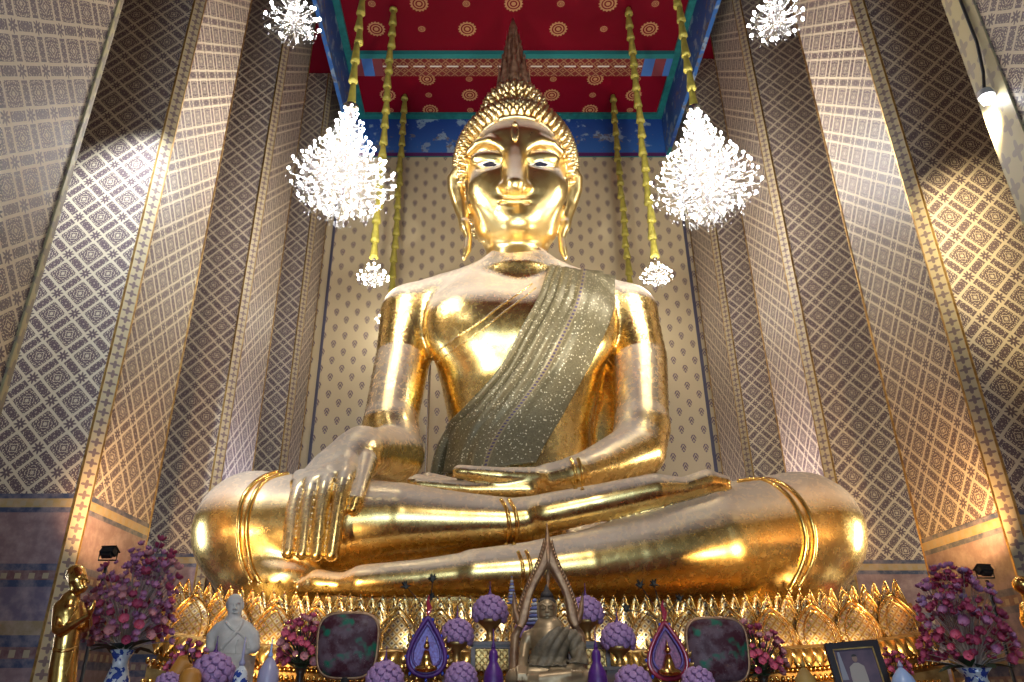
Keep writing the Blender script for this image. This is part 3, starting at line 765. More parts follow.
# flame finial on the crown
zb = H(14.45); yb = 15.35; hs = P(515, 18.5, yb).z - zb
spire = MB().lathe([(.34, 0), (.37, .25), (.30, .6), (.33, .8), (.24, 1.25), (.26, 1.4), (.18, 1.9), (.19, 2.0), (.11, hs - .35), (.02, hs)], (hx - .0, yb, zb), 14).obj('flame_finial', M['spire'], head)
def flame(c, w, h, lean, ang):
    mb = MB(); R = Matrix.Rotation(ang, 3, 'Z'); pts = [(0, 0), (.42, .12), (.5, .35), (.34, .55), (.30, .72), (.12, .88), (.16, 1.0)]
    rows = []
    for x, z in pts:
        rows.append([Vector(c) + R @ Vector((sx * x * w, -.07 * (1 - z) * sy - lean * (1 - math.sin(z * 2.2)) * .2, z * h)) for sx, sy in ((-1, 0), (0, 1), (1, 0), (0, -1))])
    mb.grid(rows, cv=True); return mb
for t_, (z0, r0, n_, w, h_) in enumerate(((0.0, .42, 9, .42, 1.15), (.45, .33, 8, .38, 1.05), (1.0, .25, 7, .32, 1.0), (1.55, .17, 6, .26, .95))):
    for k in range(n_):
        a = 2 * PI * (k + .5 * (t_ % 2)) / n_ - PI / 2
        flame((hx + r0 * math.cos(a), yb + r0 * math.sin(a), zb + z0), w, h_, .3, a + PI / 2).obj('flame', M['spire'], spire)

# ---- the glittering sash laid over the body
Ls = [(550, 269), (540, 300), (521, 334), (495.6, 378), (470, 407), (448, 430), (436, 455), (431, 476)]
Rs = [(615, 277), (613, 305), (594.6, 352.6), (583, 375), (570, 400), (554, 430), (543, 449), (536, 464)]
NL, NT_ = 80, 90
A, C = resample(Ls, NL), resample(Rs, NL)
grid = [[None] * NT_ for _ in range(NL)]
for i in range(NL):
    for j in range(NT_):
        f = j / (NT_ - 1); u, v = A[i] * (1 - f) + C[i] * f
        grid[i][j] = proj(bvh_body, u, v, .05)
        if grid[i][j] is not None and grid[i][j].y < 14.0 and v > 380: grid[i][j] = None
        if grid[i][j] is None or grid[i][j].y > 16.2:
            near = grid[i - 1][j] or (grid[i][j - 1] if j else None)
            grid[i][j] = P(u, v, near.y if near else 14.7)
G = np.array([[tuple(p) for p in r] for r in grid])
for _ in range(3):
    G2 = G.copy(); G2[1:-1, 1:-1] = (G[:-2, 1:-1] + G[2:, 1:-1] + G[1:-1, :-2] + G[1:-1, 2:] + 2 * G[1:-1, 1:-1]) / 6; G = G2
for i in range(NL):
    s_ = i / (NL - 1)
    for j in range(NT_):
        f = j / (NT_ - 1)
        amp = .042 * max(0, 1 - f * 1.4) + .009
        w = math.sin(f * (64 - 26 * f) + 1.2 * math.sin(s_ * 4)) * amp + .5 * amp * math.sin(f * 27 + 2 * s_) + .012 * math.sin(s_ * 9 + f * 11)
        G[i, j] += np.array((-.2, -1, .3)) * (w * (.5 + .5 * math.sin(PI * min(1, s_ * 1.3))) + .02)
over = []
for k, (dy, dz) in enumerate(((1.35, -.75), (1.2, -.4), (.95, -.1), (.6, .05), (.25, .05))):
    over.append([tuple(Vector(G[0, j]) + Vector((0, dy, dz))) for j in range(NT_)])
rows = over + [[tuple(p) for p in r] for r in G]
uvs = [[(j / (NT_ - 1), (i - 5) / NL) for j in range(NT_)] for i in range(len(rows))]
sash = MB().grid(rows, uvs=uvs).obj('sash', M['sash'])
tag(sash, 'grey gold glittering sash draped diagonally across the giant gold statue\'s chest', 'sash')
sm = sash.modifiers.new('thick', 'SOLIDIFY'); sm.thickness = .035; sm.offset = 1

# ================================================================== LOTUS PEDESTAL
PXC, PHW = .74, 5.42
def rise(x): return .30 * min(1.1, abs(x - PXC) / 5.6) ** 4
ped = thing('lotus_pedestal', 'long gold lotus petal pedestal under the giant statue, set with mirror pieces', 'pedestal', (PXC, 14.5, 0))
prof = [(17.6, -1.7), (17.6, .93), (12.05, .93), (11.5, .90), (11.36, .55), (11.08, .50), (11.02, .45), (11.05, .38), (11.22, .30), (11.25, .12), (11.05, .08), (10.98, .02), (10.98, -.06), (11.1, -.12), (11.1, -.4), (10.8, -.5), (10.8, -1.7)]
mb = MB(); xs = np.linspace(PXC - PHW, PXC + PHW, 40)
rows = [[(x, y, H(h + (rise(x) if 0 < h < .92 else (rise(x) * .25 if h < 0 and h > -1 else 0)))) for y, h in prof] for x in xs]
mb.grid(rows, cv=True); n_ = len(prof)
mb.f.append(tuple(range(n_))[::-1]); mb.f.append(tuple(range(39 * n_, 40 * n_)))
mb.obj('plinth', M['gold_dull'], ped, smooth=False)
def leaf_hw(s): return (max(0, 1 - s ** 2.3)) ** .8 * (.86 + .5 * s * (1 - s) * 1.6) if s < 1 else 0
def petal_mesh(w, h, bulge, lean, n=12):
    mb = MB(); rows, uvs = [], []
    for i in range(n + 1):
        s = i / n; hw = max(leaf_hw(s), .004) * w / 2
        r, q = [], []
        for j in range(7):
            f = j / 3 - 1; x = f * hw
            y = -bulge * (math.sin(PI * min(1, s * .9 + .1)) * (1 - f * f * .8)) + lean * s - .05 * s ** 6
            r.append((x, y, s * h)); q.append((x, s * h))
        rows.append(r); uvs.append(q)
    mb.grid(rows, uvs=uvs); return mb
def petal_rims(w, h, bulge, lean, r, scales=(1.0, .72)):
    mb = MB()
    for sc in scales:
        for sg in (-1, 1):
            pts = []
            for i in range(11):
                s = i / 10; hw = leaf_hw(s) * w / 2 * sc; ss = s * (sc * .5 + .5); f = sc * .98
                pts.append((sg * hw, -bulge * (math.sin(PI * min(1, ss * .9 + .1)) * (1 - f * f * .8)) + lean * ss - .012 - .05 * ss ** 6, ss * h))
            mb.tube(pts, r, 5)
    mb.ball((0, lean - .06, h * .985), r * 1.6, 6, 5, (1, 1, 1.3))
    return mb
def petal_row(name, n, w, h, bulge, lean, y, hb, rimr, phase):
    proto = None
    for k in range(n):
        x = PXC - PHW + .06 + (k + phase) * (2 * PHW - .12) / n
        loc = (x - PXC, y - 14.5, H(hb + rise(x)))
        if proto is None:
            proto = petal_mesh(w, h, bulge, lean).obj(name, M['mosaic'], ped, local=True); proto.location = loc
            rim = petal_rims(w, h, bulge, lean, rimr).obj('petal_rim', M['gold_small'], proto, local=True)
        else:
            c = copy_part(proto, ped, loc, (0, 0, random.uniform(-.05, .05))); copy_part(rim, c, (0, 0, 0))
petal_row('lotus_petal', 18, .60, .60, .05, .20, 11.2, .47, .013, .5)
petal_row('lotus_petal', 36, .36, .72, .04, .16, 11.36, .47, .012, 0.0)
petal_row('petal_tip', 66, .25, .80, .03, .14, 11.48, .47, .009, .5)
proto = None
for k in range(74):
    x = PXC - PHW + .1 + k * (2 * PHW - .2) / 73; loc = (x - PXC, 11.0 - 14.5, H(.47 + rise(x)))
    if proto is None:
        mbp = petal_mesh(.19, .24, .035, -.05, 8)
        mbp.v = [(x_, y_, -z_) for x_, y_, z_ in mbp.v]; mbp.f = [f[::-1] for f in mbp.f]
        mbp.uv = {a: b[::-1] for a, b in mbp.uv.items()}
        proto = mbp.obj('drooping_petal', M['gold_small'], ped, local=True); proto.location = loc
    else: copy_part(proto, ped, loc)
bd = MB()
for row, (y, h, r) in enumerate(((10.98, .10, .035), (10.94, .02, .045), (11.18, .21, .03), (10.96, -.06, .03))):
    for k in range(int(2 * PHW / (r * 2.1))):
        x = PXC - PHW + k * r * 2.1; bd.ball((x, y, H(h + rise(x) * (1 if h > 0.05 else .25))), r, 6, 4, (1, 1, 1.3))
stuff(bd.obj('bead_moulding', M['gold_small'], ped))

# ================================================================== CHANDELIERS
ico = bmesh.new(); bmesh.ops.create_icosphere(ico, subdivisions=1, radius=1.0)
me_bulb = bpy.data.meshes.new('bulb'); ico.to_mesh(me_bulb); ico.free(); me_bulb.materials.append(M['bulb'])
me_bulb.polygons.foreach_set('use_smooth', [True] * len(me_bulb.polygons))
me_bulb2 = me_bulb.copy(); me_bulb2.name = 'bulb_dim'; me_bulb2.materials.clear(); me_bulb2.materials.append(M['bulb_near'])
me_bulb3 = me_bulb.copy(); me_bulb3.materials.clear(); me_bulb3.materials.append(M['bulb_rear'])
def drop(mb, c, r, h):
    x, y, z = c; b = len(mb.v)
    mb.v += [(x, y, z), (x + r, y, z - h * .6), (x, y + r, z - h * .6), (x - r, y, z - h * .6), (x, y - r, z - h * .6), (x, y, z - h)]
    for a, c_ in ((1, 2), (2, 3), (3, 4), (4, 1)): mb.f += [(b, b + a, b + c_), (b + 5, b + c_, b + a)]
def cord(mb, z0, z1, r, taper=1.0, n=10):
    z = z0; k = 0
    while z < z1:
        L = random.uniform(.42, .62); e = min(z + L, z1); f = (z - z0) / (z1 - z0); q = r * (1 + (taper - 1) * f)
        jx, jy = random.uniform(-.02, .02), random.uniform(-.02, .02)
        mb.lathe([(q * .62, z), (q * 1.25, z + .04), (q * 1.15, z + .10), (q * .95, z + (e - z) * .5), (q * .72, e - .03), (q * .55, e)], (jx, jy, 0), n)
        z = e
def chandelier(loc, Ht, R, tiers, rb, ndrop, label, name, group, ctop, cr, me=None):
    x, y, zt = loc
    root = thing(name, label, 'chandelier', loc, group)
    fr = MB(); fr.lathe([(.03 * R, 0), (.05 * R, -.1 * Ht), (.03 * R, -.3 * Ht), (.08 * R, -.5 * Ht), (.04 * R, -.7 * Ht), (.10 * R, -.85 * Ht), (.02 * R, -Ht)], (0, 0, 0), 8)
    cr_ = MB(); first = None
    for ti, (f, rf, n) in enumerate(tiers):
        z = -f * Ht; rr = rf * R
        for k in range(n):
            a = 2 * PI * (k + .5 * (ti % 2)) / n + random.uniform(-.05, .05); c, s = math.cos(a), math.sin(a)
            r_ = rr * random.uniform(.93, 1.04); zz = z + random.uniform(-.012, .012) * Ht
            fr.tube([(0, 0, zz - .02 * Ht), (c * r_ * .5, s * r_ * .5, zz - .05 * Ht), (c * r_ * .95, s * r_ * .95, zz - .035 * Ht), (c * r_, s * r_, zz - .01 * Ht)], .008 + .004 * R, 5)
            if first is None:
                first = link('bulb', me or me_bulb, None, root, (c * r_, s * r_, zz + rb)); first.scale = (rb, rb, rb * 1.25)
            else: copy_part(first, root, (c * r_, s * r_, zz + rb))
            for q in range(ndrop):
                da = random.uniform(-PI / n, PI / n); dr = r_ * random.uniform(.25, 1.04); hh = random.uniform(.05, .10) * (.4 + .6 * R)
                drop(cr_, (math.cos(a + da) * dr, math.sin(a + da) * dr, zz - random.uniform(.0, .10) * Ht), hh * .24, hh)
    fr.obj('frame', M['brass'], root, local=True)
    stuff(cr_.obj('crystal_drop', M['crystal'], root, smooth=False, local=True))
    crown = MB(); crown.lathe([(.05 * R, .02 * Ht), (.10 * R, 0), (.16 * R, -.02 * Ht), (.05 * R, -.05 * Ht)], (0, 0, 0), 10)
    crown.obj('crown', M['brass'], root, local=True)
    cd = MB(); cord(cd, .0, ctop - zt, cr); cd.obj('cord_cover', M['yellow'], root, local=True)
    return root
BT = [(.06, .12, 5), (.13, .20, 6), (.20, .27, 7), (.28, .34, 8), (.36, .42, 10), (.44, .52, 11), (.52, .64, 13), (.60, .78, 15), (.68, .92, 16), (.74, 1.0, 17), (.82, .80, 13), (.90, .55, 9), (.96, .28, 5)]
ST = [(.30, .35, 5), (.55, .75, 8), (.68, 1.0, 11), (.85, .6, 6)]
chandelier((-3.06, 12.4, P(352, 105, 12.4).z), 2.80, 1.10, BT, .025, 11, 'big cone shaped crystal chandelier hanging left of the giant statue\'s head', 'chandelier', 'lit crystal chandeliers', ZT, .085)
chandelier((4.38, 12.4, P(692, 107, 12.4).z), 2.80, 1.10, BT, .025, 11, 'big cone shaped crystal chandelier hanging right of the giant statue\'s head', 'chandelier', 'lit crystal chandeliers', ZT, .085)
chandelier((-3.0, 16.2, P(373, 259, 16.2).z), .80, .40, ST, .024, 7, 'small crystal chandelier hanging low above the statue\'s shoulder on the left', 'chandelier', 'lit crystal chandeliers', ZT, .10, me_bulb3)
chandelier((4.15, 16.2, P(657, 258, 16.2).z), .80, .40, ST, .024, 7, 'small crystal chandelier hanging low above the statue\'s shoulder on the right', 'chandelier', 'lit crystal chandeliers', ZT, .10, me_bulb3)
chandelier((-3.06, 8.25, P(298, -9, 8.25).z), .95, .42, ST, .026, 10, 'crystal chandelier cut by the top edge of the picture, on the left', 'chandelier', 'lit crystal chandeliers', ZT, .08, me_bulb2)
chandelier((4.38, 8.25, P(775, -9, 8.25).z), .95, .42, ST, .026, 10, 'crystal chandelier cut by the top edge of the picture, on the right', 'chandelier', 'lit crystal chandeliers', ZT, .08, me_bulb2)
for x, u, sd in ((-3.06, 395, 'left'), (4.22, 626, 'right')):
    chandelier((x, 19.85, P(u, 305, 19.85).z), .80, .40, ST, .024, 4, f'chandelier on a yellow cord that drops behind the statue\'s {sd} shoulder in the picture', 'chandelier', 'lit crystal chandeliers', ZT, .10, me_bulb3)
rod = MB().tube([P(430, 365, 18.2), Vector((P(430, 365, 18.2).x, 18.2, 0))], .035, 8).obj('metal_rod', M['brass'])
tag(rod, 'thin upright metal rod behind the giant statue, seen through the gap beside its arm', 'rod')
# round lamp on the right board
lp = P(988, 97, 7.4)
lt = thing('wall_lamp', 'round white lit lamp on the cream board at upper right', 'lamp', (6.53, 7.4, lp.z))
MB().lathe([(.02, .12), (.08, .10), (.10, .04), (.098, 0)], (-.08, 0, 0), 16).obj('lamp_housing', plain('lamp_grey', (.4, .4, .4), .3), lt, local=True)
me_lb = me_bulb.copy(); me_lb.materials.clear(); me_lb.materials.append(emit('lamp_glow', (.95, .97, 1), 22)); lb = link('bulb', me_lb, None, lt, (-.08, 0, -.03)); lb.scale = (.092, .092, .10)
cb = [(6.45, 7.4, lp.z + .11), (6.50, 7.37, lp.z + .4), (6.53, 7.33, lp.z + .9), (6.54, 7.35, lp.z + 1.6), (6.54, 7.33, lp.z + 4)]
MB().tube(cb, .022, 6).obj('cable', M['black'], lt)

# ================================================================== THE ALTAR IN FRONT
M['purple_rose'] = mottled('lilac_rose', (.42, .25, .44), (.29, .15, .33), 40, .6)
M['purple'] = mottled('violet_cloth', (.10, .02, .20), (.06, .012, .12), 20, .45)
M['pink'] = mottled('pink_blossom', (.68, .15, .23), (.50, .06, .12), 30, .6); M['magenta'] = mottled('wine_blossom', (.42, .06, .13), (.28, .03, .08), 30, .6)
M['mauve'] = mottled('mauve_blossom', (.48, .20, .34), (.34, .12, .25), 30, .6); M['pale_pink'] = mottled('pale_blossom', (.62, .30, .30), (.50, .18, .20), 30, .6)
M['stem'] = plain('stem_green', (.05, .07, .03), .6); M['leaf'] = mottled('leaf_green', (.03, .07, .025), (.015, .04, .015), 10, .5)
M['silver_stem'] = plain('pale_stem', (.40, .33, .30), .45)
def porcelain():
    t = NT('blue_white_porcelain'); o = t.objc(); n = t.noise(o, 16, 3)
    return t.done(t.bsdf(t.mix(t.gt(n, .54), (.55, .58, .62), (.03, .06, .28)), .15))
M['porcelain'] = porcelain(); M['stone'] = mottled('grey_stone', (.58, .55, .51), (.48, .45, .41), 14, .7)
M['bronze'] = mottled('bronze_gold', (.42, .30, .17), (.28, .19, .10), 10, .42, .5); M['robe'] = mottled('brown_robe', (.20, .15, .09), (.12, .09, .055), 30, .6)
M['arch'] = mottled('arch_gilt_wood', (.42, .25, .13), (.25, .13, .07), 18, .45, .5); M['hair_dark'] = mottled('dark_curls', (.06, .045, .035), (.03, .02, .02), 60, .6)
M['red_cloth'] = mottled('red_altar_cloth', (.16, .02, .02), (.10, .012, .012), 4, .8)
M['orange'] = mottled('orange_wax', (.50, .22, .035), (.38, .15, .02), 6, .5); M['mustard'] = mottled('mustard_cloth', (.36, .22, .05), (.28, .16, .04), 8, .6)
M['lavender'] = plain('lavender_ceramic', (.33, .31, .45), .35); M['blue_white'] = plain('pale_blue_ceramic', (.30, .40, .62), .35)
M['feather'] = plain('black_feather', (.01, .012, .012), .5); M['jewel_blue'] = plain('blue_jewel', (.02, .06, .40), .1, 0.0, Coat_Weight=1.0)
M['jewel_red'] = plain('red_jewel', (.30, .02, .05), .12, 0.0, Coat_Weight=1.0); M['violet_glass'] = mottled('violet_foil', (.13, .10, .34), (.08, .02, .14), 60, .35, .2)
M['wine_glass'] = mottled('wine_foil', (.26, .07, .15), (.10, .03, .08), 60, .35, .2)

TZ = 1.40
tb = thing('altar_table', 'long red cloth covered altar table carrying the offerings', 'table', (.6, 7.4, 0))
MB().box((-3.58, 5.5, TZ - .08), (4.9, 9.0, TZ)).obj('table_top', M['red_cloth'], tb, smooth=False)
for x in (-3.4, 4.7):
    for y in (5.7, 8.8): MB().box((x - .1, y - .1, 0), (x + .1, y + .1, TZ - .08)).obj('leg', M['dark_wood'], tb, smooth=False)

# ---- rose domes in gold bowls
def rose_mesh():
    mb = MB(); mb.lathe([(.25, -.8), (.85, -.45), (1.0, .1), (.86, .45), (.72, .30), (.62, .62), (.45, .45), (.36, .75), (.12, .6), (.04, .8)], (0, 0, 0), 9); return mb
me_rose = rose_mesh().mesh('rose'); me_rose.materials.append(M['purple_rose'])
def dome(u, v, Y, rpx, zbase, label, n=48, tip=True, gold=True):
    k = px(v, Y); R = rpx * k; c = P(u, v, Y); hh = c.z - .62 * R - zbase
    root = thing('rose_bowl', label, 'flowers', (c.x, Y, zbase), 'lilac rose domes in gold bowls')
    MB().lathe([(.42 * R, 0), (.44 * R, .05 * R), (.22 * R, .14 * R), (.20 * R, max(.2 * R, hh - .42 * R)), (.55 * R, hh - .1 * R), (.74 * R, hh + .12 * R), (.70 * R, hh + .14 * R), (.3 * R, hh + .06 * R)], (0, 0, 0), 18).obj('bowl', M['gold_dull'], root, local=True)
    MB().ball((0, 0, hh + .45 * R), R * .80, 12, 8, (1, 1, .9)).obj('foam_core', M['purple_rose'], root, local=True)
    first = None; cz = hh + .45 * R
    for i in range(n):
        t = (i + .5) / n; z = 1 - t * 1.42; a = i * 2.39996; s = math.sqrt(max(0, 1 - z * z))
        if s * math.sin(a) > .55 and n > 20 and i % 2: continue
        d = Vector((s * math.cos(a), s * math.sin(a), z)); loc = (d.x * R * .86, d.y * R * .86, cz + d.z * R * .86)
        rot = d.to_track_quat('Z', 'Y').to_euler(); sc = R * random.uniform(.18, .215)
        o = link('rose', me_rose, None, root, loc) if first is None else copy_part(first, root, loc)
        first = first or o; o.rotation_euler = rot; o.scale = (sc,) * 3
    if tip:
        MB().lathe([(.16 * R, .82 * R), (.13 * R, .98 * R), (.05 * R, 1.12 * R), (.015 * R, 1.5 * R), (.004, 1.65 * R)], (0, 0, cz), 8).obj('bud_tip', M['purple'], root, local=True)
    return root
st = thing('offering_stand', 'carved dark wooden stand behind the small seated buddha, under two rose bowls', 'stand', (P(538, 660, 7.8).x, 7.8, TZ))
x0, x1 = P(471, 641, 7.8).x, P(607, 641, 7.8).x; zt = P(500, 641.5, 7.6).z
MB().box((x0, 7.58, zt - .03), (x1, 8.0, zt)).box((x0 + .02, 7.6, zt - .06), (x1 - .02, 7.98, zt - .03)).obj('stand_top', M['dark_wood'], st, smooth=False)
for x in (x0 + .025, x1 - .025, x0 + .38, x1 - .38):
    for y in (7.62, 7.96): MB().box((x - .02, y - .02, TZ), (x + .02, y + .02, zt - .06)).obj('leg', M['dark_wood'], st, smooth=False)
for xa in (x0 + .05, x1 - .36):
    cv = MB()
    for i in range(5):
        for j in range(3):
            c = (xa + .03 + i * .062, 7.62, zt - .10 - j * .06); cv.tube([(c[0] + .026 * math.cos(a * PI / 4), c[1], c[2] + .026 * math.sin(a * PI / 4)) for a in range(8)], .008, 5, closed=True)
    cv.box((xa, 7.625, zt - .25), (xa + .31, 7.635, zt - .065)); cv.obj('carved_panel', M['gold_dull'], st)
def pedestal_stand(u, vt, Y, wpx, label):
    k = px(vt, Y); z1 = P(u, vt, Y).z; c = P(u, vt, Y); W = wpx * k / 2
    root = thing('pedestal_stand', label, 'stand', (c.x, Y, TZ)); h = z1 - TZ
    MB().box((-W, -W, h - .03), (W, W, h)).obj('top', M['dark_wood'], root, smooth=False, local=True)
    MB().box((-W * .8, -W * .8, 0), (W * .8, W * .8, h - .03)).obj('base', M['dark_wood'], root, smooth=False, local=True)
    return z1
dome(490, 610, 7.7, 18.5, zt, 'lilac rose dome in a gold bowl on the wooden stand, left of the gilded arch')
dome(586, 611, 7.7, 18, zt, 'lilac rose dome in a gold bowl on the wooden stand, right of the gilded arch')
z1 = pedestal_stand(457, 667, 7.4, 34, 'small dark wooden pedestal under a rose bowl, right of the violet drop ornament')
dome(457, 633, 7.4, 17.5, z1, 'lilac rose dome in a bowl on a pedestal, beside the violet drop shaped ornament')
z1 = pedestal_stand(618, 667, 7.4, 34, 'small dark wooden pedestal under a rose bowl, left of the red drop ornament')
dome(618, 637, 7.4, 18, z1, 'lilac rose dome in a bowl on a pedestal, beside the red drop shaped ornament')
z1 = pedestal_stand(529, 655, 8.5, 30, 'small dark wooden pedestal half hidden behind the small seated buddha')
dome(527, 630, 8.5, 14, z1, 'lilac rose dome half hidden behind the small seated buddha, inside the arch', 24)
for u, v, r, lab in ((461, 676, 17, 'low lilac rose dome at the bottom edge, left of the small seated buddha'), (633, 681, 19, 'low lilac rose dome at the bottom edge, right of the small seated buddha'),
                     (385, 678, 20, 'low lilac rose dome between the left dark plaque and the violet drop ornament'), (698, 681, 17, 'low lilac rose dome at the bottom edge, below the right dark plaque'),
                     (213, 671, 22, 'lilac rose dome in front of the grey stone bust'), (168, 684, 14, 'small lilac rose dome at the bottom edge beside the orange candle')):
    dome(u, v, 6.4, r, TZ, lab, 46, u in (213, 385))

# ---- small seated buddha under a flame edged arch
def Q(u, v, Y=6.2): return P(u, v, Y)
k6 = px(640, 6.2)
sb = thing('small_buddha', 'small bronze seated buddha in a brown robe under the gilded arch, front centre', 'statue', (Q(548, 682).x, 6.2, TZ))
S = SDF((Q(500, 600).x, 5.75, TZ - .02), (Q(598, 600).x, 6.65, Q(0, 588).z), .0075)
def sc_(pts, k=.02): S.chain([(tuple(Q(u, v, 6.2 + dy)), r * k6) for u, v, dy, r in pts], k)
sc_([(548, 672, .06, 20), (548, 655, .05, 17), (549, 640, .03, 19), (549, 632, .03, 16)], .03)
sc_([(537, 634, .03, 7), (528, 637, .03, 6.6), (525, 645, .02, 5.4), (523, 660, -.05, 4.6), (522, 668, -.12, 4.2)], .02)
sc_([(560, 634, .03, 7), (572, 639, .03, 7), (578, 650, .02, 6.5), (580, 662, -.04, 5.6), (570, 669, -.12, 4.6), (552, 671, -.16, 4)], .02)
sc_([(548, 676, 0, 14), (520, 677, -.05, 10), (514, 678, -.10, 8)], .03); sc_([(548, 676, 0, 14), (578, 677, -.05, 10), (586, 678, -.10, 8)], .03)
sc_([(514, 678, -.12, 7.5), (540, 679, -.2, 6.5), (570, 675, -.2, 5), (580, 674, -.18, 3.5)], .02); sc_([(586, 680, -.12, 7.5), (560, 684, -.2, 6.5), (530, 686, -.2, 5)], .02)
for i in range(4): sc_([(518 + i * 2.4, 668, -.14, 2.2), (518 + i * 2.6, 674, -.21, 1.5), (518 + i * 2.6, 681, -.21, 1.2)], .006)
sc_([(547, 632, .03, 6), (547, 622, .02, 6)], .02)
sb_body = S.obj('body', M['bronze'], sb, 2); S_V, S_Q = S.V, S.Q; bvh_sb = BVHTree.FromPolygons([Vector(v) for v in S.V], [tuple(q) for q in S.Q])
S = SDF((Q(530, 600).x, 5.9, Q(0, 632).z), (Q(564, 600).x, 6.5, Q(0, 586).z), .0045)
sc_([(547, 606, .03, 8.6), (547, 614, .015, 8.0), (547, 618.5, 0, 6)], .03)
sc_([(547, 606, -.055, 1.2), (547, 611.5, -.085, 1.7)], .012)
for s in (-1, 1):
    sc_([(547 + s * 2, 605.5, -.055, 1), (547 + s * 4.5, 604, -.05, 1), (547 + s * 7, 606, -.02, 1)], .01)
    sc_([(547 + s * 2.5, 608, -.045, 1.0), (547 + s * 5.5, 608.3, -.035, 1.0)], .006)
    sc_([(547 + s * 1.3, 612, -.07, 1.1), (547 + s * 1.3, 612, -.07, 1.1)], .008)
    sc_([(547 + s * 8.6, 604, .03, 1.6), (547 + s * 8.8, 611, .03, 1.6), (547 + s * 8, 620, .03, 1.4)], .01)
sc_([(543, 615.6, -.052, .9), (547, 615.9, -.062, 1.2), (551, 615.6, -.052, .9)], .006)
sc_([(547, 622, .02, 5.5), (547, 630, .02, 5.8)], .01)
sb_head = S.obj('head', M['bronze'], sb, 2)
hb = MB(); c = Q(547, 602.5, 6.245); hb.ball(c, 9.4 * k6, 14, 9, (1, .95, .72)); hb.lathe([(.055, 0), (.045, .03), (.025, .05), (.01, .085), (.003, .10)], (c.x, c.y, c.z + .04), 12)
hb.obj('hair', M['hair_dark'], sb_head)
# robe: a draped cloth over one shoulder, pulled from the body surface
Vr, Qr = np.array(S_V), np.array(S_Q)
def pix(p):
    d = p - np.array((0, 0, CZ)); fw = d[..., 1] * CP + d[..., 2] * SP; up = -d[..., 1] * SP + d[..., 2] * CP
    return PU + F * d[..., 0] / fw, PV - F * up / fw
cu_, cv_ = pix(Vr[Qr].mean(1))
edge = np.interp(cv_, [627, 632, 640, 650, 660, 672], [557, 549, 541, 534, 530, 528])
keep = (cu_ > edge) & (cv_ > 628) & (cv_ < 667) & ((cu_ < 566) | (cv_ < 664))
Qk = Qr[keep]; used = np.unique(Qk); mp = np.full(len(Vr), -1); mp[used] = np.arange(len(used))
nrm = np.zeros_like(Vr); fn_ = np.cross(Vr[Qr[:, 2]] - Vr[Qr[:, 0]], Vr[Qr[:, 3]] - Vr[Qr[:, 1]])
for a_ in range(4): np.add.at(nrm, Qr[:, a_], fn_)
nrm /= np.linalg.norm(nrm, axis=1)[:, None] + 1e-9
uu, vv = pix(Vr); fold = .010 + .006 * np.sin((uu * .75 + vv * .45) * .95 + 1.5 * np.sin(vv * .12))
Vk = (Vr + nrm * fold[:, None])[used] - np.array(origin(sb))
rb_ = link('robe', vq_mesh('robe', Vk, mp[Qk]), M['robe'], sb)
so = rb_.modifiers.new('thick', 'SOLIDIFY'); so.thickness = .008; so.offset = 1
ar = thing('gilded_arch', 'pointed gilded arch with flame edges framing the small seated buddha', 'arch', (Q(548, 682).x, 6.42, TZ))
def arc_pts(s): return [(548 + s * a, b) for a, b in ((0, 557), (3, 566), (9, 578), (15, 589), (19, 601), (21, 613), (24, 622), (29, 626))]
for s in (-1, 1):
    n_ = 26
    po = resample([(548 + s * a, b) for a, b in ((2, 540), (7, 558), (14, 574), (21, 589), (26, 602), (29, 614), (31, 626))], n_)
    pi_ = resample([(548 + s * a, b) for a, b in ((.5, 568), (4, 574), (11, 585), (16, 597), (18.5, 610), (20, 620), (25, 629))], n_)
    rows = []
    for i in range(n_):
        a, b = Q(*po[i], 6.42), Q(*pi_[i], 6.42); m_ = (a + b) / 2
        rows.append([(a.x, 6.40, a.z), (a.x * .75 + b.x * .25, 6.355, a.z * .75 + b.z * .25), (m_.x, 6.375, m_.z), (a.x * .25 + b.x * .75, 6.355, a.z * .25 + b.z * .75), (b.x, 6.40, b.z), (b.x, 6.46, b.z), (a.x, 6.46, a.z)])
    mb = MB(); mb.grid(rows, cv=True, flip=s > 0); mb.f.append(tuple(range(7))); mb.f.append(tuple(range(7 * (n_ - 1), 7 * n_))); mb.obj('arch_side', M['arch'], ar)
    for i in range(1, n_ - 1):
        u, v = po[i]; p = Q(u, v, 6.42); d = Vector((s * .75, 0, .65)).normalized()
        MB().tube([p - d * 1.5 * k6, p + d * 1.6 * k6, p + Vector((s * .30, 0, 1)) * 5.2 * k6], [1.9 * k6, 1.6 * k6, .15 * k6], 6).obj('flame_tooth', M['arch'], ar)
    MB().tube([Q(548 + s * 24, 626, 6.42), Q(548 + s * 30, 620, 6.42), Q(548 + s * 33, 611, 6.42), Q(548 + s * 34, 600, 6.42), Q(548 + s * 35, 591, 6.42)], [4.2 * k6, 4 * k6, 3 * k6, 1.8 * k6, .3 * k6], 8).obj('horn_finial', M['arch'], ar)
    x = Q(548 + s * 32, 650, 6.42)
    MB().tube([Q(548 + s * 27, 625, 6.42), Q(548 + s * 33, 636, 6.42), Q(548 + s * 34, 655, 6.42), Vector((x.x + s * .02, 6.42, TZ))], [3.2 * k6, 4.6 * k6, 4.6 * k6, 5.4 * k6], 10).obj('post', M['arch'], ar)
c = Q(548, 557, 6.42); hh = Q(548, 521, 6.42).z - c.z
MB().lathe([(5.5 * k6, -.10), (6.5 * k6, -.02), (5 * k6, .04), (4.2 * k6, .09), (2.6 * k6, .16), (1.4 * k6, .21), (.3 * k6, hh)], (c.x, c.y, c.z), 12).obj('spire', M['arch'], ar)
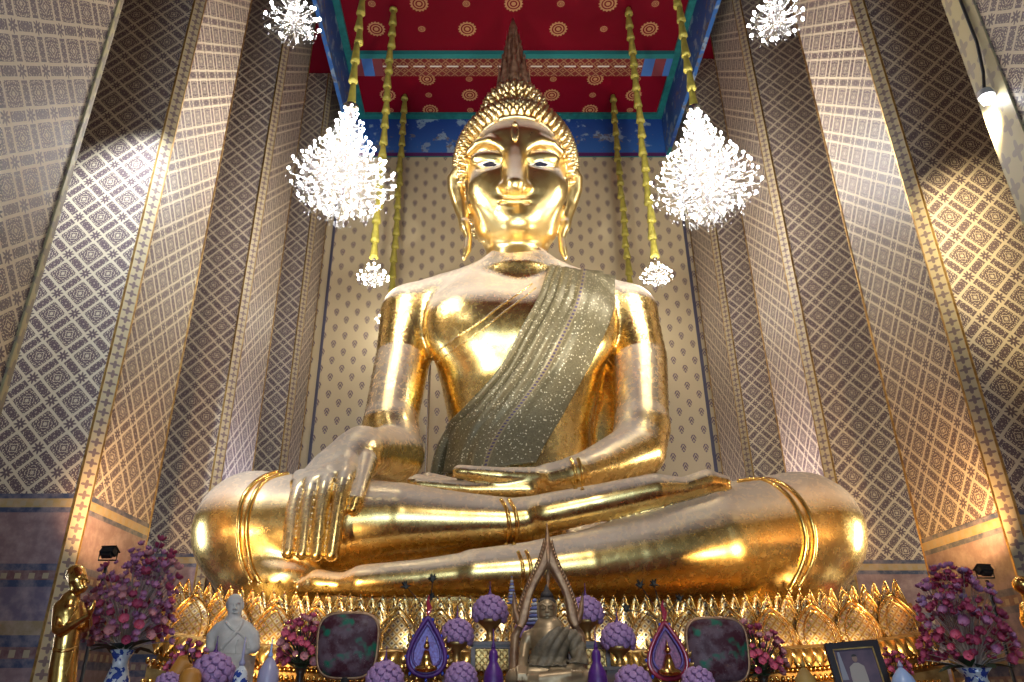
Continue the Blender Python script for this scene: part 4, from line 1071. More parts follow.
MB().tube([Q(548, 569, 6.42), Q(548, 578, 6.42), Q(548, 590, 6.42)], [1.2 * k6, 2.2 * k6, .5 * k6], 8).obj('pendant', M['arch'], ar)
MB().box((c.x - .34, 6.34, TZ), (c.x + .34, 6.60, TZ + .03)).obj('base', M['arch'], ar, smooth=False)

# ---- tiered parasols behind
def tiers(u, vt, vb, Y, wpx, n, label):
    a, b = P(u, vt, Y), P(u, vb, Y); root = thing('tiered_parasol', label, 'parasol', (b.x, Y, TZ)); k = px(vb, Y); h = a.z - TZ; hb_ = b.z - TZ
    MB().lathe([(.012, 0), (.012, h * .99)], (0, 0, 0), 8).lathe([(.08, 0), (.08, .02), (.02, .04)], (0, 0, 0), 12).obj('pole', M['gold_dull'], root, local=True)
    for i in range(n):
        f = i / n; r = wpx * k / 2 * (1 - f * .88); z = hb_ + (h - hb_) * f; dz = (h - hb_) / n
        MB().lathe([(r * .98, z), (r, z + dz * .5), (r * .55, z + dz * .8), (.01, z + dz * .9)], (0, 0, 0), 14).obj('tier', plain('parasol_white', (.50, .50, .54), .6) if i % 2 else plain('parasol_blue', (.16, .18, .42), .6), root, local=True)
tiers(512, 576, 604, 8.2, 10, 9, 'thin white and blue tiered parasol poking up left of the gilded arch')
tiers(535, 598, 625, 8.25, 20, 7, 'blue striped tiered parasol seen inside the arch behind the small buddha\'s head')

# ---- drop shaped jewelled ornaments with black feathers
def drop_ornament(u, vt, vb, wpx, Y, glass, rim, label, feathers):
    k = px((vt + vb) / 2, Y); c = P(u, (vt + vb) / 2, Y); root = thing('drop_ornament', label, 'ornament', (c.x, Y, TZ), 'jewelled drop ornaments')
    zt_, zb_ = P(u, vt, Y).z - TZ, P(u, vb, Y).z - TZ; h = zt_ - zb_; W = wpx * k / 2
    def out(f, g=1.0):
        pts = []
        for i in range(40):
            t = 2 * PI * i / 40; s = (1 - math.cos(t)) / 2       # 0 top .. 1 bottom
            hw = W * f * math.sin(t) * (.18 + .95 * s ** .85) / .86
            pts.append((hw, zb_ + h / 2 + (h / 2 * math.cos(t)) * f))
        return pts
    MB().prism(out(.92)[::-1], .01, .05).obj('back_panel', M[glass], root, smooth=False, local=True)
    MB().tube([(x, 0, z) for x, z in out(.86)], 2.3 * k, 8, closed=True).obj('frame', M[rim], root, local=True)
    MB().tube([(x, -.01, z) for x, z in out(.66)], 1.3 * k, 8, closed=True).obj('inner_frame', M['violet_glass'], root, local=True)
    bd = None; o1 = out(.98)
    for i, (x, z) in enumerate(o1[::2]):
        r = 2.0 * k if i % 2 else 1.5 * k; mat = M['gold_small'] if i % 2 else M['jewel_blue']
        if i < 2:
            b_ = MB().ball((0, 0, 0), 1, 8, 6).obj('gold_bead' if i % 2 else 'jewel_bead', mat, root, local=True); bd = (bd or []) + [b_]; b_.location = (x, 0, z); b_.scale = (r, r, r * 1.3)
        else: copy_part(bd[i % 2], root, (x, 0, z), None, (r, r, r * 1.3))
    fb = MB()
    for (x, z) in out(1.0)[1::2]:
        d = Vector((x * 1.2, 0, (z - (zb_ + h * .42)) + .10)).normalized(); p = Vector((x, .02, z))
        fb.tube([p - d * 2 * k, p + d * 2.5 * k, p + (d + Vector((0, 0, .6))) * 4.5 * k], [2.6 * k, 2.0 * k, .2 * k], 6)
    fb.obj('flame_border', M['gold_dull'], root, local=True)
    fig = MB(); zc = zb_ + h * .18
    fig.tube([(0, -.02, zc), (0, -.03, zc + h * .12), (0, -.03, zc + h * .26)], [W * .34, W * .22, W * .10], 8); fig.ball((0, -.03, zc + h * .32), W * .13, 8, 6); fig.lathe([(W * .1, 0), (W * .03, h * .06), (.002, h * .12)], (0, -.03, zc + h * .36), 8)
    fig.ball((0, -.03, zc), W * .5, 10, 6, (1, .5, .35)); fig.obj('inner_figure', M['gold_small'], root, local=True)
    fl = MB().tube([(0, 0, zt_ - .02), (.01, 0, zt_ + 5 * k), (-.008, 0, zt_ + 11 * k), (.005, 0, zt_ + 18 * k)], [2.4 * k, 3 * k, 2.0 * k, .3 * k], 7); fl.obj('crest', M['jewel_red'], root, local=True)
    MB().lathe([(.12, 0), (.12, .02), (.03, .05), (.025, zb_ + .02)], (0, .02, 0), 14).obj('foot', M['gold_dull'], root, local=True)
    for fu, fv in feathers:
        f = P(fu, fv, Y + .1) - Vector((c.x, Y, TZ)); a = Vector((.0, .02, zt_ - .03)); mb = MB(); m_ = (a + f) / 2 + Vector((0, .02, .02))
        mb.tube([a, m_, f], .004, 5)
        for q in range(16):
            d = Vector((random.uniform(-1, 1), random.uniform(-.5, .5), random.uniform(-.35, 1.25))).normalized() * random.uniform(3.5, 7) * k
            mb.tube([f - Vector((0, 0, 3 * k)) * random.random(), f + d * .5, f + d], [1.1 * k, .9 * k, .1 * k], 4)
        mb.obj('feather', M['feather'], root, local=True)
drop_ornament(427, 613, 681, 46, 6.9, 'violet_glass', 'purple', 'violet drop shaped jewelled ornament with black feathers, left of the small buddha', [(406, 586), (433, 579), (431, 597)])
drop_ornament(667, 618, 684, 47, 6.9, 'wine_glass', 'jewel_red', 'red drop shaped jewelled ornament with black feathers, right of the small buddha', [(640, 585), (654, 584), (626, 609), (680, 599)])

# ---- dark rounded plaques
def plaque_mat():
    t = NT('dark_painted_lacquer'); o = t.objc(); n = t.noise(o, 6, 4, .6); n2 = t.noise(o, 4, 3); v = t.voro(o, 60)
    c = t.mix(t.ramp(n, [(.45, (0, 0, 0)), (.6, (1, 1, 1))]), (.05, .012, .02), (.12, .08, .10))
    c = t.mix(t.ramp(n2, [(.58, (0, 0, 0)), (.64, (1, 1, 1))]), c, (.012, .13, .08)); c = t.mix(t.ramp(n2, [(.34, (1, 1, 1)), (.38, (0, 0, 0))]), c, (.20, .03, .05))
    c = t.mix(t.ma('MULTIPLY', t.lt(v, .10), t.gt(n, .48)), c, (.35, .25, .22))
    return t.done(t.bsdf(c, .45, Specular_IOR_Level=.2))
M['plaque'] = plaque_mat()
for u, v, lab in ((347.5, 645, 'dark rounded square lacquer plaque with gold rim, left of the violet drop ornament'), (718, 650, 'dark rounded square lacquer plaque with gold rim, right of the red drop ornament')):
    Y = 7.4; k = px(v, Y); c = P(u, v, Y); root = thing('ceremonial_plaque', lab, 'plaque', (c.x, Y, TZ), 'dark rounded plaques'); zc = c.z - TZ; A_ = 31 * k
    def sq(f, n=44):
        o = []
        for i in range(n):
            t = 2 * PI * i / n; cc, s_ = math.cos(t), math.sin(t); e = 2 / 3.6
            z = math.copysign(abs(s_) ** e, s_); o.append((math.copysign(abs(cc) ** e, cc) * A_ * f * (1 + .04 * z), z * A_ * f))
        return o
    mb = MB(); rows = [[(x, y, zc + z) for x, z in sq(f)] for f, y in ((.002, -.075), (.4, -.072), (.7, -.06), (.9, -.03), (.955, .0))]
    mb.grid(rows, cv=True, flip=True); mb.obj('painted_face', M['plaque'], root, local=True)
    MB().tube([(x, .02, zc + z) for x, z in sq(.97)], 2.0 * k, 8, closed=True, flat=1.8).obj('gold_rim', M['arch'], root, local=True)
    MB().prism([(x, zc + z) for x, z in sq(.95)], .02, .05).obj('back', M['dark_wood'], root, smooth=False, local=True)
    MB().lathe([(.10, 0), (.10, .03), (4 * k, .06), (4.5 * k, zc - A_ * .95)], (0, .02, 0), 12).obj('handle', M['black'], root, local=True)

# ---- grey stone bust
Y = 8.0; kb = px(630, Y)
def Bq(u, v, dy=0.0): return tuple(P(u, v, Y + dy))
zb_ = P(233, 655, Y).z
bu = thing('stone_bust', 'grey stone bust of a monk with folded robe on a square block', 'bust', (P(233, 655, Y).x, Y, TZ))
S = SDF((P(203, 650, Y).x, Y - .4, zb_ - .03), (P(263, 650, Y).x, Y + .4, P(0, 586, Y).z), .009)
def bc(pts, k=.02): S.chain([(Bq(u, v, d), r * kb) for u, v, d, r in pts], k)
bc([(233, 655, 0, 15), (233, 642, 0, 17), (233, 632, .02, 15), (233, 626, .02, 11)], .05)
bc([(221, 631, .01, 9), (214, 637, .01, 7.5), (212.5, 647, 0, 6.2)], .04); bc([(245, 631, .01, 9), (252, 637, .01, 7.5), (253.5, 647, 0, 6.2)], .04)
bc([(233, 626, .0, 5.6), (234, 616, -.01, 5.4)], .03)
bc([(235, 602, .0, 8.0), (235, 609, -.005, 7.2), (235, 614, -.02, 5.2)], .03)
bc([(235, 604, -.085, 1.0), (235, 608.5, -.105, 1.4)], .012)
for s in (-1, 1):
    bc([(235 + s * 2, 603, -.075, .9), (235 + s * 5.5, 602.5, -.06, .9)], .01); bc([(235 + s * 8, 603, .01, 1.3), (235 + s * 8, 608, .01, 1.2)], .01)
    bc([(235 + s * 1.2, 609, -.085, 1.0), (235 + s * 1.2, 609, -.085, 1.0)], .008)
bc([(232, 612.5, -.075, .8), (235, 612.9, -.085, 1.0), (238, 612.5, -.075, .8)], .006)
S.put((-20, 0, zb_ - .5), (20, 20, zb_), lambda X, Y_, Z: (Z - zb_) + 0 * X + 0 * Y_, .015, 'sub')
bust = S.obj('body', M['stone'], bu, 2); bvh_bu = BVHTree.FromPolygons([Vector(v) for v in S.V], [tuple(q) for q in S.Q])
for pts, r in (([(226, 622), (232, 629), (240, 634), (246, 640), (248, 648)], .014), ([(243, 621), (239, 629), (232, 636), (226, 642), (222, 648)], .016), ([(236, 634), (230, 640), (224, 646), (221, 652)], .012), ([(238, 640), (236, 648), (236, 654)], .008)):
    hem(pts, r, 16, 'robe_fold', 'stone', bvh_bu, bust)
MB().box((P(215, 655, Y).x, Y - .2, TZ + .30), (P(250, 655, Y).x, Y + .2, zb_)).box((P(211, 655, Y).x, Y - .24, TZ), (P(254, 655, Y).x, Y + .24, TZ + .30)).obj('block', M['stone'], bu, smooth=False)

# ---- flowers
def blossom_mesh(n=6):
    mb = MB()
    for k in range(n):
        a = 2 * PI * k / n; c, s = math.cos(a), math.sin(a); rows = []
        for i, (r, z, w) in enumerate(((.05, 0, .08), (.55, .12, .36), (.80, .55, .42), (.86, .95, .16))):
            rows.append([(c * r - s * w * j, s * r + c * w * j, z + .12 * abs(j)) for j in (-1, 0, 1)])
        mb.grid(rows)
    mb.ball((0, 0, .22), .24, 6, 5); return mb
BM = {}
for m_ in ('pink', 'magenta', 'mauve', 'pale_pink', 'purple_rose'):
    me = blossom_mesh().mesh('blossom'); me.materials.append(M[m_]); BM[m_] = me
me_leaf = MB().grid([[(-.06, 0, 0), (0, 0, -.02), (.06, 0, 0)], [(-.3, .3, .1), (0, .3, .02), (.3, .3, .1)], [(-.34, .65, .05), (0, .65, -.03), (.34, .65, .05)], [(-.03, 1.05, -.1), (0, 1.08, -.12), (.03, 1.05, -.1)]]).mesh('leaf'); me_leaf.materials.append(M['leaf'])
def bouquet(name, label, u, vbase, vtop, Y, wpx, vb, vasew, vase, mats, n, bl, stem='stem', peak=None, group=None, leaves=8):
    """flowers on stems fanned out of a vase standing on the table"""
    k = px((vbase + vtop) / 2, Y); b = P(u, vbase, Y); root = thing(name, label, 'flowers', (b.x, Y, TZ), group)
    zb_ = b.z - TZ; Hh = P(u, vtop, Y).z - b.z; W = wpx * k / 2; vw = vasew * k / 2
    MB().lathe([(vw * .7, 0), (vw * .75, .01), (vw * .95, zb_ * .3), (vw, zb_ * .55), (vw * .6, zb_ * .8), (vw * .62, zb_ * .88), (vw * .95, zb_), (vw * .85, zb_), (vw * .5, zb_ * .85)], (0, 0, 0), 18).obj('vase', M[vase], root, local=True)
    stm = MB(); firsts = {}
    for i in range(n):
        t = (i + .5) / n; a = i * 2.39996; zz = 1 - 1.25 * t; s = math.sqrt(max(0, 1 - zz * zz)); q = random.uniform(.82, 1.0) if i % 4 else random.uniform(.55, .8)
        d = Vector((s * math.cos(a) * W, s * math.sin(a) * W * .85, Hh * (.06 + .94 * (zz + .25) / 1.25)))
        d = Vector((d.x * q, d.y * q, d.z * (q if zz > 0 else 1)))
        if peak and zz > .75: d.x += peak * k; 
        loc = (d.x, d.y, zb_ + d.z); m_ = mats[i % len(mats)] if not callable(mats) else mats(zz)
        rot = Vector((d.x * 1.3, d.y * 1.3 - .25 * W, max(d.z, .05))).to_track_quat('Z', 'Y').to_euler(); sc = bl * k * random.uniform(.8, 1.2)
        o = link('blossom', BM[m_], None, root, loc) if m_ not in firsts else copy_part(firsts[m_], root, loc)
        firsts.setdefault(m_, o); o.rotation_euler = rot; o.scale = (sc,) * 3
        stm.tube([(d.x * .03, d.y * .03, zb_ - .03), (d.x * .45, d.y * .45, zb_ + d.z * .55), loc], .0035 + .0006 * W, 4)
    if n >= 100:
        tb_ = MB(); bmv = [tuple(v_.co) for v_ in BM['mauve'].vertices]; bmf = [tuple(f_.vertices) for f_ in BM['mauve'].polygons]
        for i in range(170):
            zz = random.uniform(-.25, 1); a = random.uniform(0, 2 * PI); s = math.sqrt(max(0, 1 - zz * zz)) * random.uniform(.55, .97)
            c_ = Vector((s * math.cos(a) * W, s * math.sin(a) * W * .85, zb_ + Hh * (.06 + .9 * (zz + .25) / 1.25) * random.uniform(.8, 1)))
            Rm = Vector((c_.x, c_.y - .2 * W, .25 * Hh)).to_track_quat('Z', 'Y').to_matrix(); b0 = len(tb_.v); sc = bl * k * random.uniform(.5, .85)
            tb_.v += [tuple(c_ + Rm @ (Vector(q_) * sc)) for q_ in bmv]; tb_.f += [tuple(b0 + j for j in f_) for f_ in bmf]
        stuff(tb_.obj('small_blossom', M['mauve' if 'pink' in label.split()[1] else 'magenta'], root, local=True))
    stm.obj('stems', M[stem], root, local=True).name = 'stem_bundle'
    fl = None
    for i in range(leaves):
        a = 2 * PI * i / leaves; loc = (math.cos(a) * vw * .5, math.sin(a) * vw * .5, zb_ + .01)
        o = link('leaf', me_leaf, None, root, loc) if fl is None else copy_part(fl, root, loc); fl = fl or o
        o.rotation_euler = (random.uniform(-.1, .5), 0, a - PI / 2); o.scale = (W * .55,) * 3
    return root
def mixL(zz): return random.choice(['mauve', 'mauve', 'pale_pink', 'magenta']) if zz > .35 else random.choice(['magenta', 'magenta', 'mauve', 'pink', 'pale_pink'])
def mixR(zz): return random.choice(['purple_rose', 'purple_rose', 'mauve']) if zz > .5 else random.choice(['magenta', 'magenta', 'magenta', 'mauve', 'pink'])
bouquet('flower_arrangement', 'tall pink and wine red flower arrangement in a porcelain vase beside the gold monk, left', 123, 650, 540, 7.85, 88, 682, 24, 'porcelain', mixL, 100, 5.0, 'silver_stem', 20)
bouquet('flower_arrangement', 'tall wine red and purple flower arrangement in a porcelain vase at the right edge', 973, 668, 560, 7.4, 90, 682, 34, 'porcelain', mixR, 100, 5.0, 'silver_stem', -4)
bouquet('bouquet', 'round pink bouquet in a dark vase, left of the left dark plaque', 301, 668, 613, 7.95, 52, 690, 12, 'dark_wood', ['pink', 'pink', 'pale_pink', 'magenta'], 90, 4.2)
bouquet('bouquet', 'round pink bouquet in a dark vase, right of the right dark plaque', 763, 676, 618, 7.95, 50, 690, 12, 'dark_wood', ['pink', 'pink', 'magenta', 'pale_pink'], 64, 4.2, peak=-8)
bouquet('bouquet', 'small pink bouquet behind the orange candle on the left', 186, 676, 640, 7.0, 40, 690, 10, 'dark_wood', ['pink', 'mauve', 'magenta'], 40, 3.6)
bouquet('bouquet', 'small red bouquet half hidden behind the picture frame', 897, 678, 648, 7.4, 28, 690, 8, 'dark_wood', ['pink', 'magenta'], 30, 3.4)

# ---- standing gold monk with joined hands
Y = 7.2; km = px(620, Y); MZ = .30
mk = thing('monk_statue', 'standing gold monk statue with joined hands, at the left edge facing inward', 'statue', (P(68, 640, Y).x, Y, 0))
MB().box((P(68, 640, Y).x - .32, Y - .32, 0), (P(68, 640, Y).x + .32, Y + .32, MZ + .55)).obj('plinth', M['dark_wood'], mk, smooth=False)
S = SDF((P(68, 640, Y).x - .42, Y - .4, MZ + .5), (P(68, 640, Y).x + .42, Y + .45, P(0, 556, Y).z), .010)
def mq(u, v, dy=0.0): return tuple(P(u, v, Y + dy))
def mc(pts, k=.03): S.chain([(mq(u, v, d), r * km) for u, v, d, r in pts], k)
xb = 60
mc([(70, 600, .02, 9), (68, 613, .02, 12.5), (69, 628, .02, 12), (66, 645, .02, 11.5), (63, 668, .02, 12.5), (60, 700, .02, 13), (58, 728, .02, 14)], .05)
S.chain([(mq(58, 725, .02), 13.5 * km), ((P(58, 725, Y).x, Y + .02, MZ + .62), 14 * km)], .04)
mc([(60, 607, -.02, 6.5), (57.5, 618, -.06, 5.2), (56.5, 629, -.10, 4.6), (60, 632, -.13, 4.3), (72, 626, -.20, 3.6), (86, 617, -.22, 2.8)], .025)
mc([(78, 607, .10, 6.5), (84, 618, .12, 5), (86, 628, .08, 4.4), (89, 624, -.05, 3.6), (89, 616, -.18, 2.8)], .025)
mc([(88, 617, -.22, 2.8), (92, 609, -.24, 2.4), (94, 602, -.25, 1.2)], .015)
for i in range(4): mc([(89 + i * .9, 613, -.25 + i * .02, 1.3), (92.2 + i * .8, 605 - (i in (1, 2)), -.26 + i * .02, 1.1), (94 + i * .5, 600.5 - (i in (1, 2)), -.26 + i * .02, .7)], .006)
mc([(88, 611, -.26, 1.2), (88.5, 606, -.28, .9)], .008)
mc([(73, 601, .02, 5.2), (75, 591, .0, 5)], .03)
mc([(76, 574, .02, 9.6), (78, 580, -.01, 9), (81, 588, -.03, 5.5)], .04)
mc([(85, 577, -.06, 1.2), (88.5, 582, -.09, 1.7)], .015); mc([(85.5, 587, -.06, 1.6), (87, 587.4, -.05, 1.2)], .012); mc([(84, 592, -.05, 2)], .01) if False else None
mc([(82, 575.5, -.10, 1), (86, 575, -.07, 1)], .01); mc([(82.5, 578.5, -.095, 1.1), (85, 578.8, -.08, .9)], .008)
mc([(70, 574, -.07, 1.8), (70.5, 582, -.07, 1.8), (71.5, 591, -.06, 1.4)], .012)
mb_ = S.obj('body', M['gold_small'], mk, 2); bvh_mk = BVHTree.FromPolygons([Vector(v) for v in S.V], [tuple(q) for q in S.Q])
hem([(79, 602), (75, 612), (70, 620), (66, 625)], .012, 16, 'robe_fold', 'gold_small', bvh_mk, mb_)
hem([(52, 649), (60, 651), (70, 650), (77, 646)], .014, 16, 'robe_fold', 'gold_small', bvh_mk, mb_)
hem([(73, 650), (70, 662), (66, 676)], .010, 16, 'robe_fold', 'gold_small', bvh_mk, mb_)
m2 = copy_tree(mk); m2.location = (P(1046, 640, 8.0).x, 8.0, 0); m2.rotation_euler = (0, 0, .2)
m2['label'] = 'standing gold monk statue mostly cut off by the right edge of the picture'
for c in m2.children:
    if c.name.startswith('plinth'): c.location.z += .0

# ---- framed portrait
Y = 6.8; kf = px(660, Y); a, b = P(832, 641, Y), P(884, 641, Y); Wf = (b - a).length; Hf = Wf * 1.22
fr = thing('picture_frame', 'black framed portrait of a person in a white uniform, leaning right of centre', 'picture', ((a.x + b.x) / 2, Y, a.z - Hf * math.cos(.16)))
fr.rotation_euler = (-.16, -.07, -.10)
t_ = .115 * Wf
MB().box((-Wf / 2, -.02, 0), (-Wf / 2 + t_, .02, Hf)).box((Wf / 2 - t_, -.02, 0), (Wf / 2, .02, Hf)).box((-Wf / 2 + t_, -.02, 0), (Wf / 2 - t_, .02, t_)).box((-Wf / 2 + t_, -.02, Hf - t_), (Wf / 2 - t_, .02, Hf)).obj('frame', plain('frame_black', (.02, .015, .018), .3), fr, smooth=False, local=True)
i_ = .045 * Wf; w2 = Wf / 2 - t_
MB().box((-w2, -.012, t_), (-w2 + i_ * .5, .0, Hf - t_)).box((w2 - i_ * .5, -.012, t_), (w2, .0, Hf - t_)).box((-w2, -.012, t_), (w2, .0, t_ + i_ * .5)).box((-w2, -.012, Hf - t_ - i_ * .5), (w2, .0, Hf - t_)).obj('gold_fillet', M['gold_dull'], fr, smooth=False, local=True)
pr = MB().box((-w2, .004, t_), (w2, .01, Hf - t_)).obj('print', mottled('print_backdrop', (.12, .07, .10), (.05, .03, .06), 5, .5), fr, smooth=False, local=True)
fgm = plain('print_uniform', (.30, .26, .23), .5); hm = Hf - t_
fg = MB().prism([(-.16 * Wf, t_), (.12 * Wf, t_), (.13 * Wf, hm * .55), (.12 * Wf, hm * .70), (.03 * Wf, hm * .76), (-.05 * Wf, hm * .76), (-.15 * Wf, hm * .70), (-.17 * Wf, hm * .55)], .001, .004); fg.obj('print_uniform', fgm, fr, smooth=False, local=True)
MB().prism([(-.012 * Wf + .048 * Wf * math.cos(t), hm * .83 + .062 * Wf * math.sin(t)) for t in np.linspace(0, 2 * PI, 16)[:-1]], .0005, .003).obj('print_face', plain('print_skin', (.22, .13, .10), .5), fr, smooth=False, local=True)
MB().prism([(-.012 * Wf + .05 * Wf * math.cos(t), hm * .86 + .045 * Wf * math.sin(t)) for t in np.linspace(0, PI, 10)], .0, .003).obj('print_hair', M['black'], fr, smooth=False, local=True)
MB().prism([(-w2 + .04 * Wf, hm * .5), (-w2 + .16 * Wf, hm * .5), (-w2 + .12 * Wf, hm * .95), (-w2 + .08 * Wf, hm * .95)], .001, .004).obj('print_curtain', plain('print_pale', (.22, .22, .26), .5), fr, smooth=False, local=True)
es = thing('display_easel', 'low dark wooden rest under the black framed portrait', 'stand', (fr.location.x, Y, TZ)); hz = fr.location.z - TZ
MB().box((-.2, -.05, 0), (.2, .16, max(.02, hz - .035))).obj('rest', M['dark_wood'], es, smooth=False, local=True)

# ---- small covers, candles and vases
def lathe_thing(name, label, cat, u, vb, Y, prof, mat, parts=(), group=None, z=None):
    """prof in pixels above vb"""
    k = px(vb, Y); b = P(u, vb, Y); z0 = TZ if z is None else z; root = thing(name, label, cat, (b.x, Y, z0), group); dz = b.z - z0
    for nm, pf, mt in [(None, prof, mat)] + list(parts):
        pr = [(r * k, max(0, h * k + dz)) for r, h in pf]
        if nm is None: pr = [(pr[0][0], 0)] + pr[1:]
        MB().lathe(pr, (0, 0, 0), 18).obj(nm or 'body', M[mt], root, local=True)
    return root
cone = [(10, -6), (10.5, 0), (9.5, 6), (6.5, 13), (3, 17)]
lathe_thing('offering_cover', 'lavender bell shaped cover with a blue knob, left of the left pink bouquet', 'cover', 268, 678, 6.6, [(10, -12), (10.5, -2), (10, 6), (6, 14), (2.5, 19)], 'lavender', [('knob', [(2, 19), (2.8, 21), (1.2, 24), (.6, 36)], 'blue_white')])
lathe_thing('offering_cover', 'small white and blue spired jar in front of the stone bust', 'cover', 240, 680, 6.3, [(6, -6), (7.5, 0), (6, 8), (2.5, 13)], 'porcelain', [('spire', [(2.5, 13), (3.2, 16), (1.2, 20), (1.6, 24), (.5, 40)], 'lavender')])
lathe_thing('offering_cover', 'mustard bell shaped cover with a knob, left of the framed portrait', 'cover', 806, 684, 6.6, [(11, -8), (11, 0), (9, 6), (4, 13), (2, 15)], 'mustard', [('knob', [(1.5, 15), (2.6, 18), (1, 21), (.3, 24)], 'mustard')])
lathe_thing('offering_cover', 'pale blue bell shaped cover with a knob, right of the framed portrait', 'cover', 904, 684, 6.6, [(12, -8), (12, 0), (9, 7), (4, 13), (2, 15)], 'blue_white', [('knob', [(1.8, 15), (2.8, 17), (1.2, 20), (.3, 22)], 'lavender')])
cd = thing('candle', 'tilted thick orange candle at lower left beside the flowers', 'candle', (P(172, 682, 6.7).x, 6.7, TZ)); k = px(670, 6.7); o_ = Vector((P(172, 682, 6.7).x, 6.7, TZ))
p0, p1 = P(173, 682, 6.7), P(186, 661, 6.7); MB().tube([Vector((p0.x - .1, 6.7, TZ + .06)), p0, p1, p1 + Vector((.03, 0, .015))], [8.5 * k, 9.5 * k, 9 * k, 5 * k], 14).obj('wax', M['orange'], cd)
MB().tube([p1, p1 + Vector((.03, 0, .05))], .006, 6).obj('wick', M['black'], cd)
ob = thing('candle', 'short yellow orange candle just right of the tilted one', 'candle', (P(190, 680, 6.1).x, 6.1, TZ)); MB().lathe([(.075, 0), (.08, P(187, 676, 6.3).z - TZ), (.055, P(187, 670, 6.3).z - TZ), (.01, P(187, 668, 6.3).z - TZ)], (0, 0, 0), 14).obj('wax', M['orange'], ob, local=True)
for u, lab in ((493.5, 'small violet draped figurine with spired cap left of the small buddha'), (597.5, 'small violet spired jar right of the small buddha')):
    lathe_thing('violet_figurine' if u < 500 else 'violet_jar', lab, 'figurine' if u < 500 else 'jar', u, 680, 5.95, [(9, -6), (10, 0), (9, 7), (5.5, 14), (4, 17), (5, 21), (4, 26), (1.8, 29)], 'purple', [('spire', [(1.8, 29), (2.2, 31), (.9, 35), (.3, 48)], 'purple')] + ([('face', [(2, 6), (4, 9), (4, 14), (2, 17)], 'bronze')] if 0 else []))
# ---- floodlights on poles
def flood(u, v, Y, label, yaw, tx):
    c = P(u, v, Y); root = thing('floodlight', label, 'floodlight', (c.x, Y, 0), 'black floodlights'); k = px(v, Y)
    MB().lathe([(.16, 0), (.16, .03), (.02, .05), (.02, c.z - .12)], (0, 0, 0), 10).obj('pole', M['black'], root, local=True)
    hd = MB(); hd.box((-.085, -.035, -.045), (.085, .035, .045)); hd.box((-.095, -.045, -.055), (.095, -.035, .055)); hd.box((-.06, .035, -.03), (.06, .07, .03))
    o = hd.obj('lamp_head', M['black'], root, smooth=False, local=True); o.location = (0, 0, c.z); o.rotation_euler = (-.95, 0, yaw)
    y_ = MB().tube([(-.10, 0, -.0), (-.10, 0, -.09), (.10, 0, -.09), (.10, 0, 0)], .009, 6).obj('bracket', M['black'], root, local=True); y_.location = (0, 0, c.z)
    return c
flood(109, 552, 8.6, 'black floodlight on a pole behind the left flower arrangement', PI - .2, 0)
flood(984, 570, 9.1, 'black floodlight on a pole behind the right flower arrangement', PI + .2, 0)

# ================================================================== LIGHT
w = bpy.data.worlds.new('sky'); SC.world = w; w.use_nodes = True
w.node_tree.nodes['Background'].inputs[0].default_value = (.55, .7, 1, 1); w.node_tree.nodes['Background'].inputs[1].default_value = 1.0
def lamp(kind, name, loc, to, energy, col=(1, 1, 1), **kw):
    l = bpy.data.lights.new(name, kind); l.energy = energy; l.color = col
    for k, v in kw.items(): setattr(l, k, v)
    o = bpy.data.objects.new(name, l); COL.objects.link(o); o.location = loc
    if to is not None: o.rotation_euler = (Vector(to) - Vector(loc)).to_track_quat('-Z', 'Y').to_euler()
    return o
for i, x in enumerate((-2.2, .65, 3.5)):
    lamp('AREA', 'door_daylight', (x, -15.9, 3), (x, 0, 3), 420, (.58, .80, 1), shape='RECTANGLE', size=2.3, size_y=5.5)
# floodlights behind the flowers: warm light up the second columns and the knees
lamp('SPOT', 'floodlight_lamp', P(112, 545, 9.3), (-5.55, 11.7, 4.6), 420, (1, .60, .28), spot_size=1.35, spot_blend=.8, shadow_soft_size=.1)
lamp('SPOT', 'floodlight_lamp', P(984, 560, 9.3), (6.6, 11.2, 4.8), 420, (1, .58, .24), spot_size=1.5, spot_blend=.8, shadow_soft_size=.1)
lamp('SPOT', 'knee_lamp', (-3.4, 8.9, 2.2), (-3.4, 12.2, 2.9), 850, (1, .68, .34), spot_size=1.05, spot_blend=.8, shadow_soft_size=.12)
lamp('SPOT', 'knee_lamp', (4.8, 8.9, 2.2), (4.8, 12.2, 2.9), 850, (1, .68, .34), spot_size=1.05, spot_blend=.8, shadow_soft_size=.12)
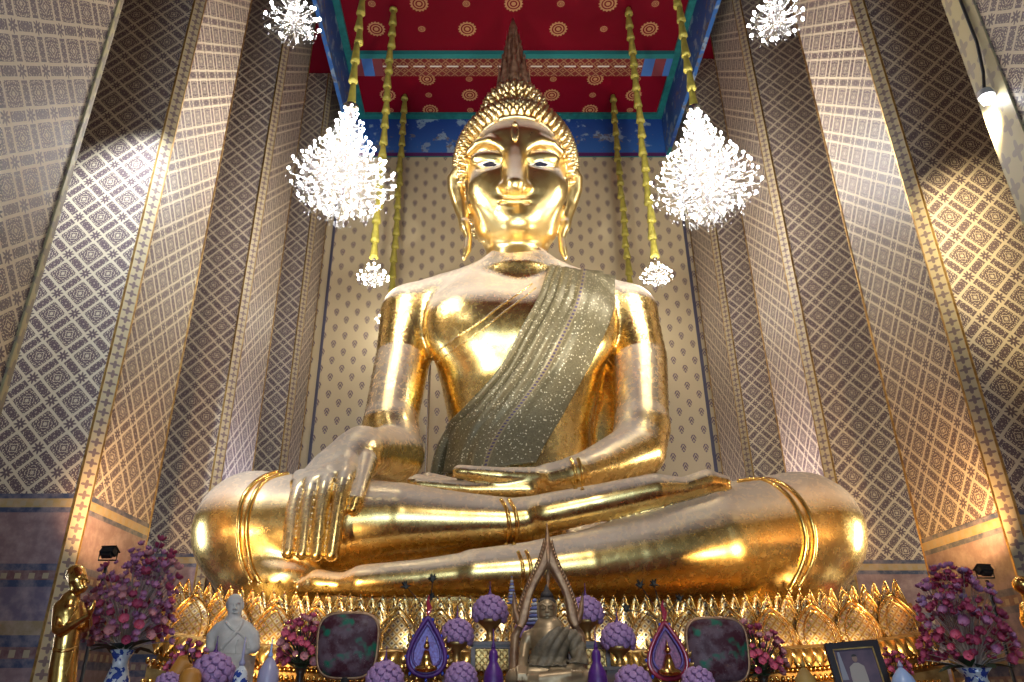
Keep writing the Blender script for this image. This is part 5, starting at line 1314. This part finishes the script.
# spot lamps high on the nearest columns
lamp('SPOT', 'column_spot', (6.36, 7.45, lp.z - .18), (7.9, 9.55, 7.6), 620, (1, .84, .52), spot_size=1.5, spot_blend=.7, shadow_soft_size=.1)
lamp('SPOT', 'column_spot', (-5.1, 7.95, 11.3), (-6.0, 10.07, 8.0), 2000, (.80, .90, 1), spot_size=1.25, spot_blend=.8, shadow_soft_size=.1)
# front floods on the face
lamp('SPOT', 'face_flood', (-2.6, 4.2, 3.2), (.3, 14.2, H(9.6)), 3900, (1, .94, .82), spot_size=.75, spot_blend=.9, shadow_soft_size=.25)
lamp('SPOT', 'face_flood', (3.9, 4.2, 3.2), (.9, 14.2, H(9.6)), 3900, (1, .94, .82), spot_size=.75, spot_blend=.9, shadow_soft_size=.25)
# cool lamps on the floor behind the knees wash the column sides
# unseen spot added high in front to brighten the altar offerings
lamp('SPOT', 'altar_fill', (.6, 1.0, 8.5), (.6, 8.0, 1.8), 1000, (1, .95, .88), spot_size=1.1, spot_blend=.7, shadow_soft_size=.2)
# unseen area lights added in the side aisles to brighten the knee ends
lamp('AREA', 'aisle_fill', (12.8, 13.0, 3.6), (0, 13.0, 3.4), 520, (1, .90, .72), shape='RECTANGLE', size=1.6, size_y=3.2)
lamp('AREA', 'aisle_fill', (-11.8, 13.4, 3.6), (0, 13.4, 3.4), 240, (.70, .84, 1), shape='RECTANGLE', size=1.6, size_y=3.2)
lamp('SPOT', 'side_wash', (-3.9, 16.1, 3.5), (-5.55, 15.9, 7.5), 1100, (.66, .70, 1), spot_size=1.35, spot_blend=.9, shadow_soft_size=.1)
lamp('SPOT', 'side_wash', (-3.4, 19.9, 3.0), (-5.55, 20.1, 6.5), 480, (.66, .70, 1), spot_size=1.0, spot_blend=.9, shadow_soft_size=.1)
lamp('SPOT', 'side_wash', (5.1, 15.7, 3.5), (6.6, 15.4, 8.0), 1300, (.98, .86, .92), spot_size=1.35, spot_blend=.9, shadow_soft_size=.1)
lamp('SPOT', 'side_wash', (4.7, 19.9, 3.0), (6.6, 20.0, 7.0), 600, (.98, .86, .92), spot_size=1.0, spot_blend=.9, shadow_soft_size=.1)
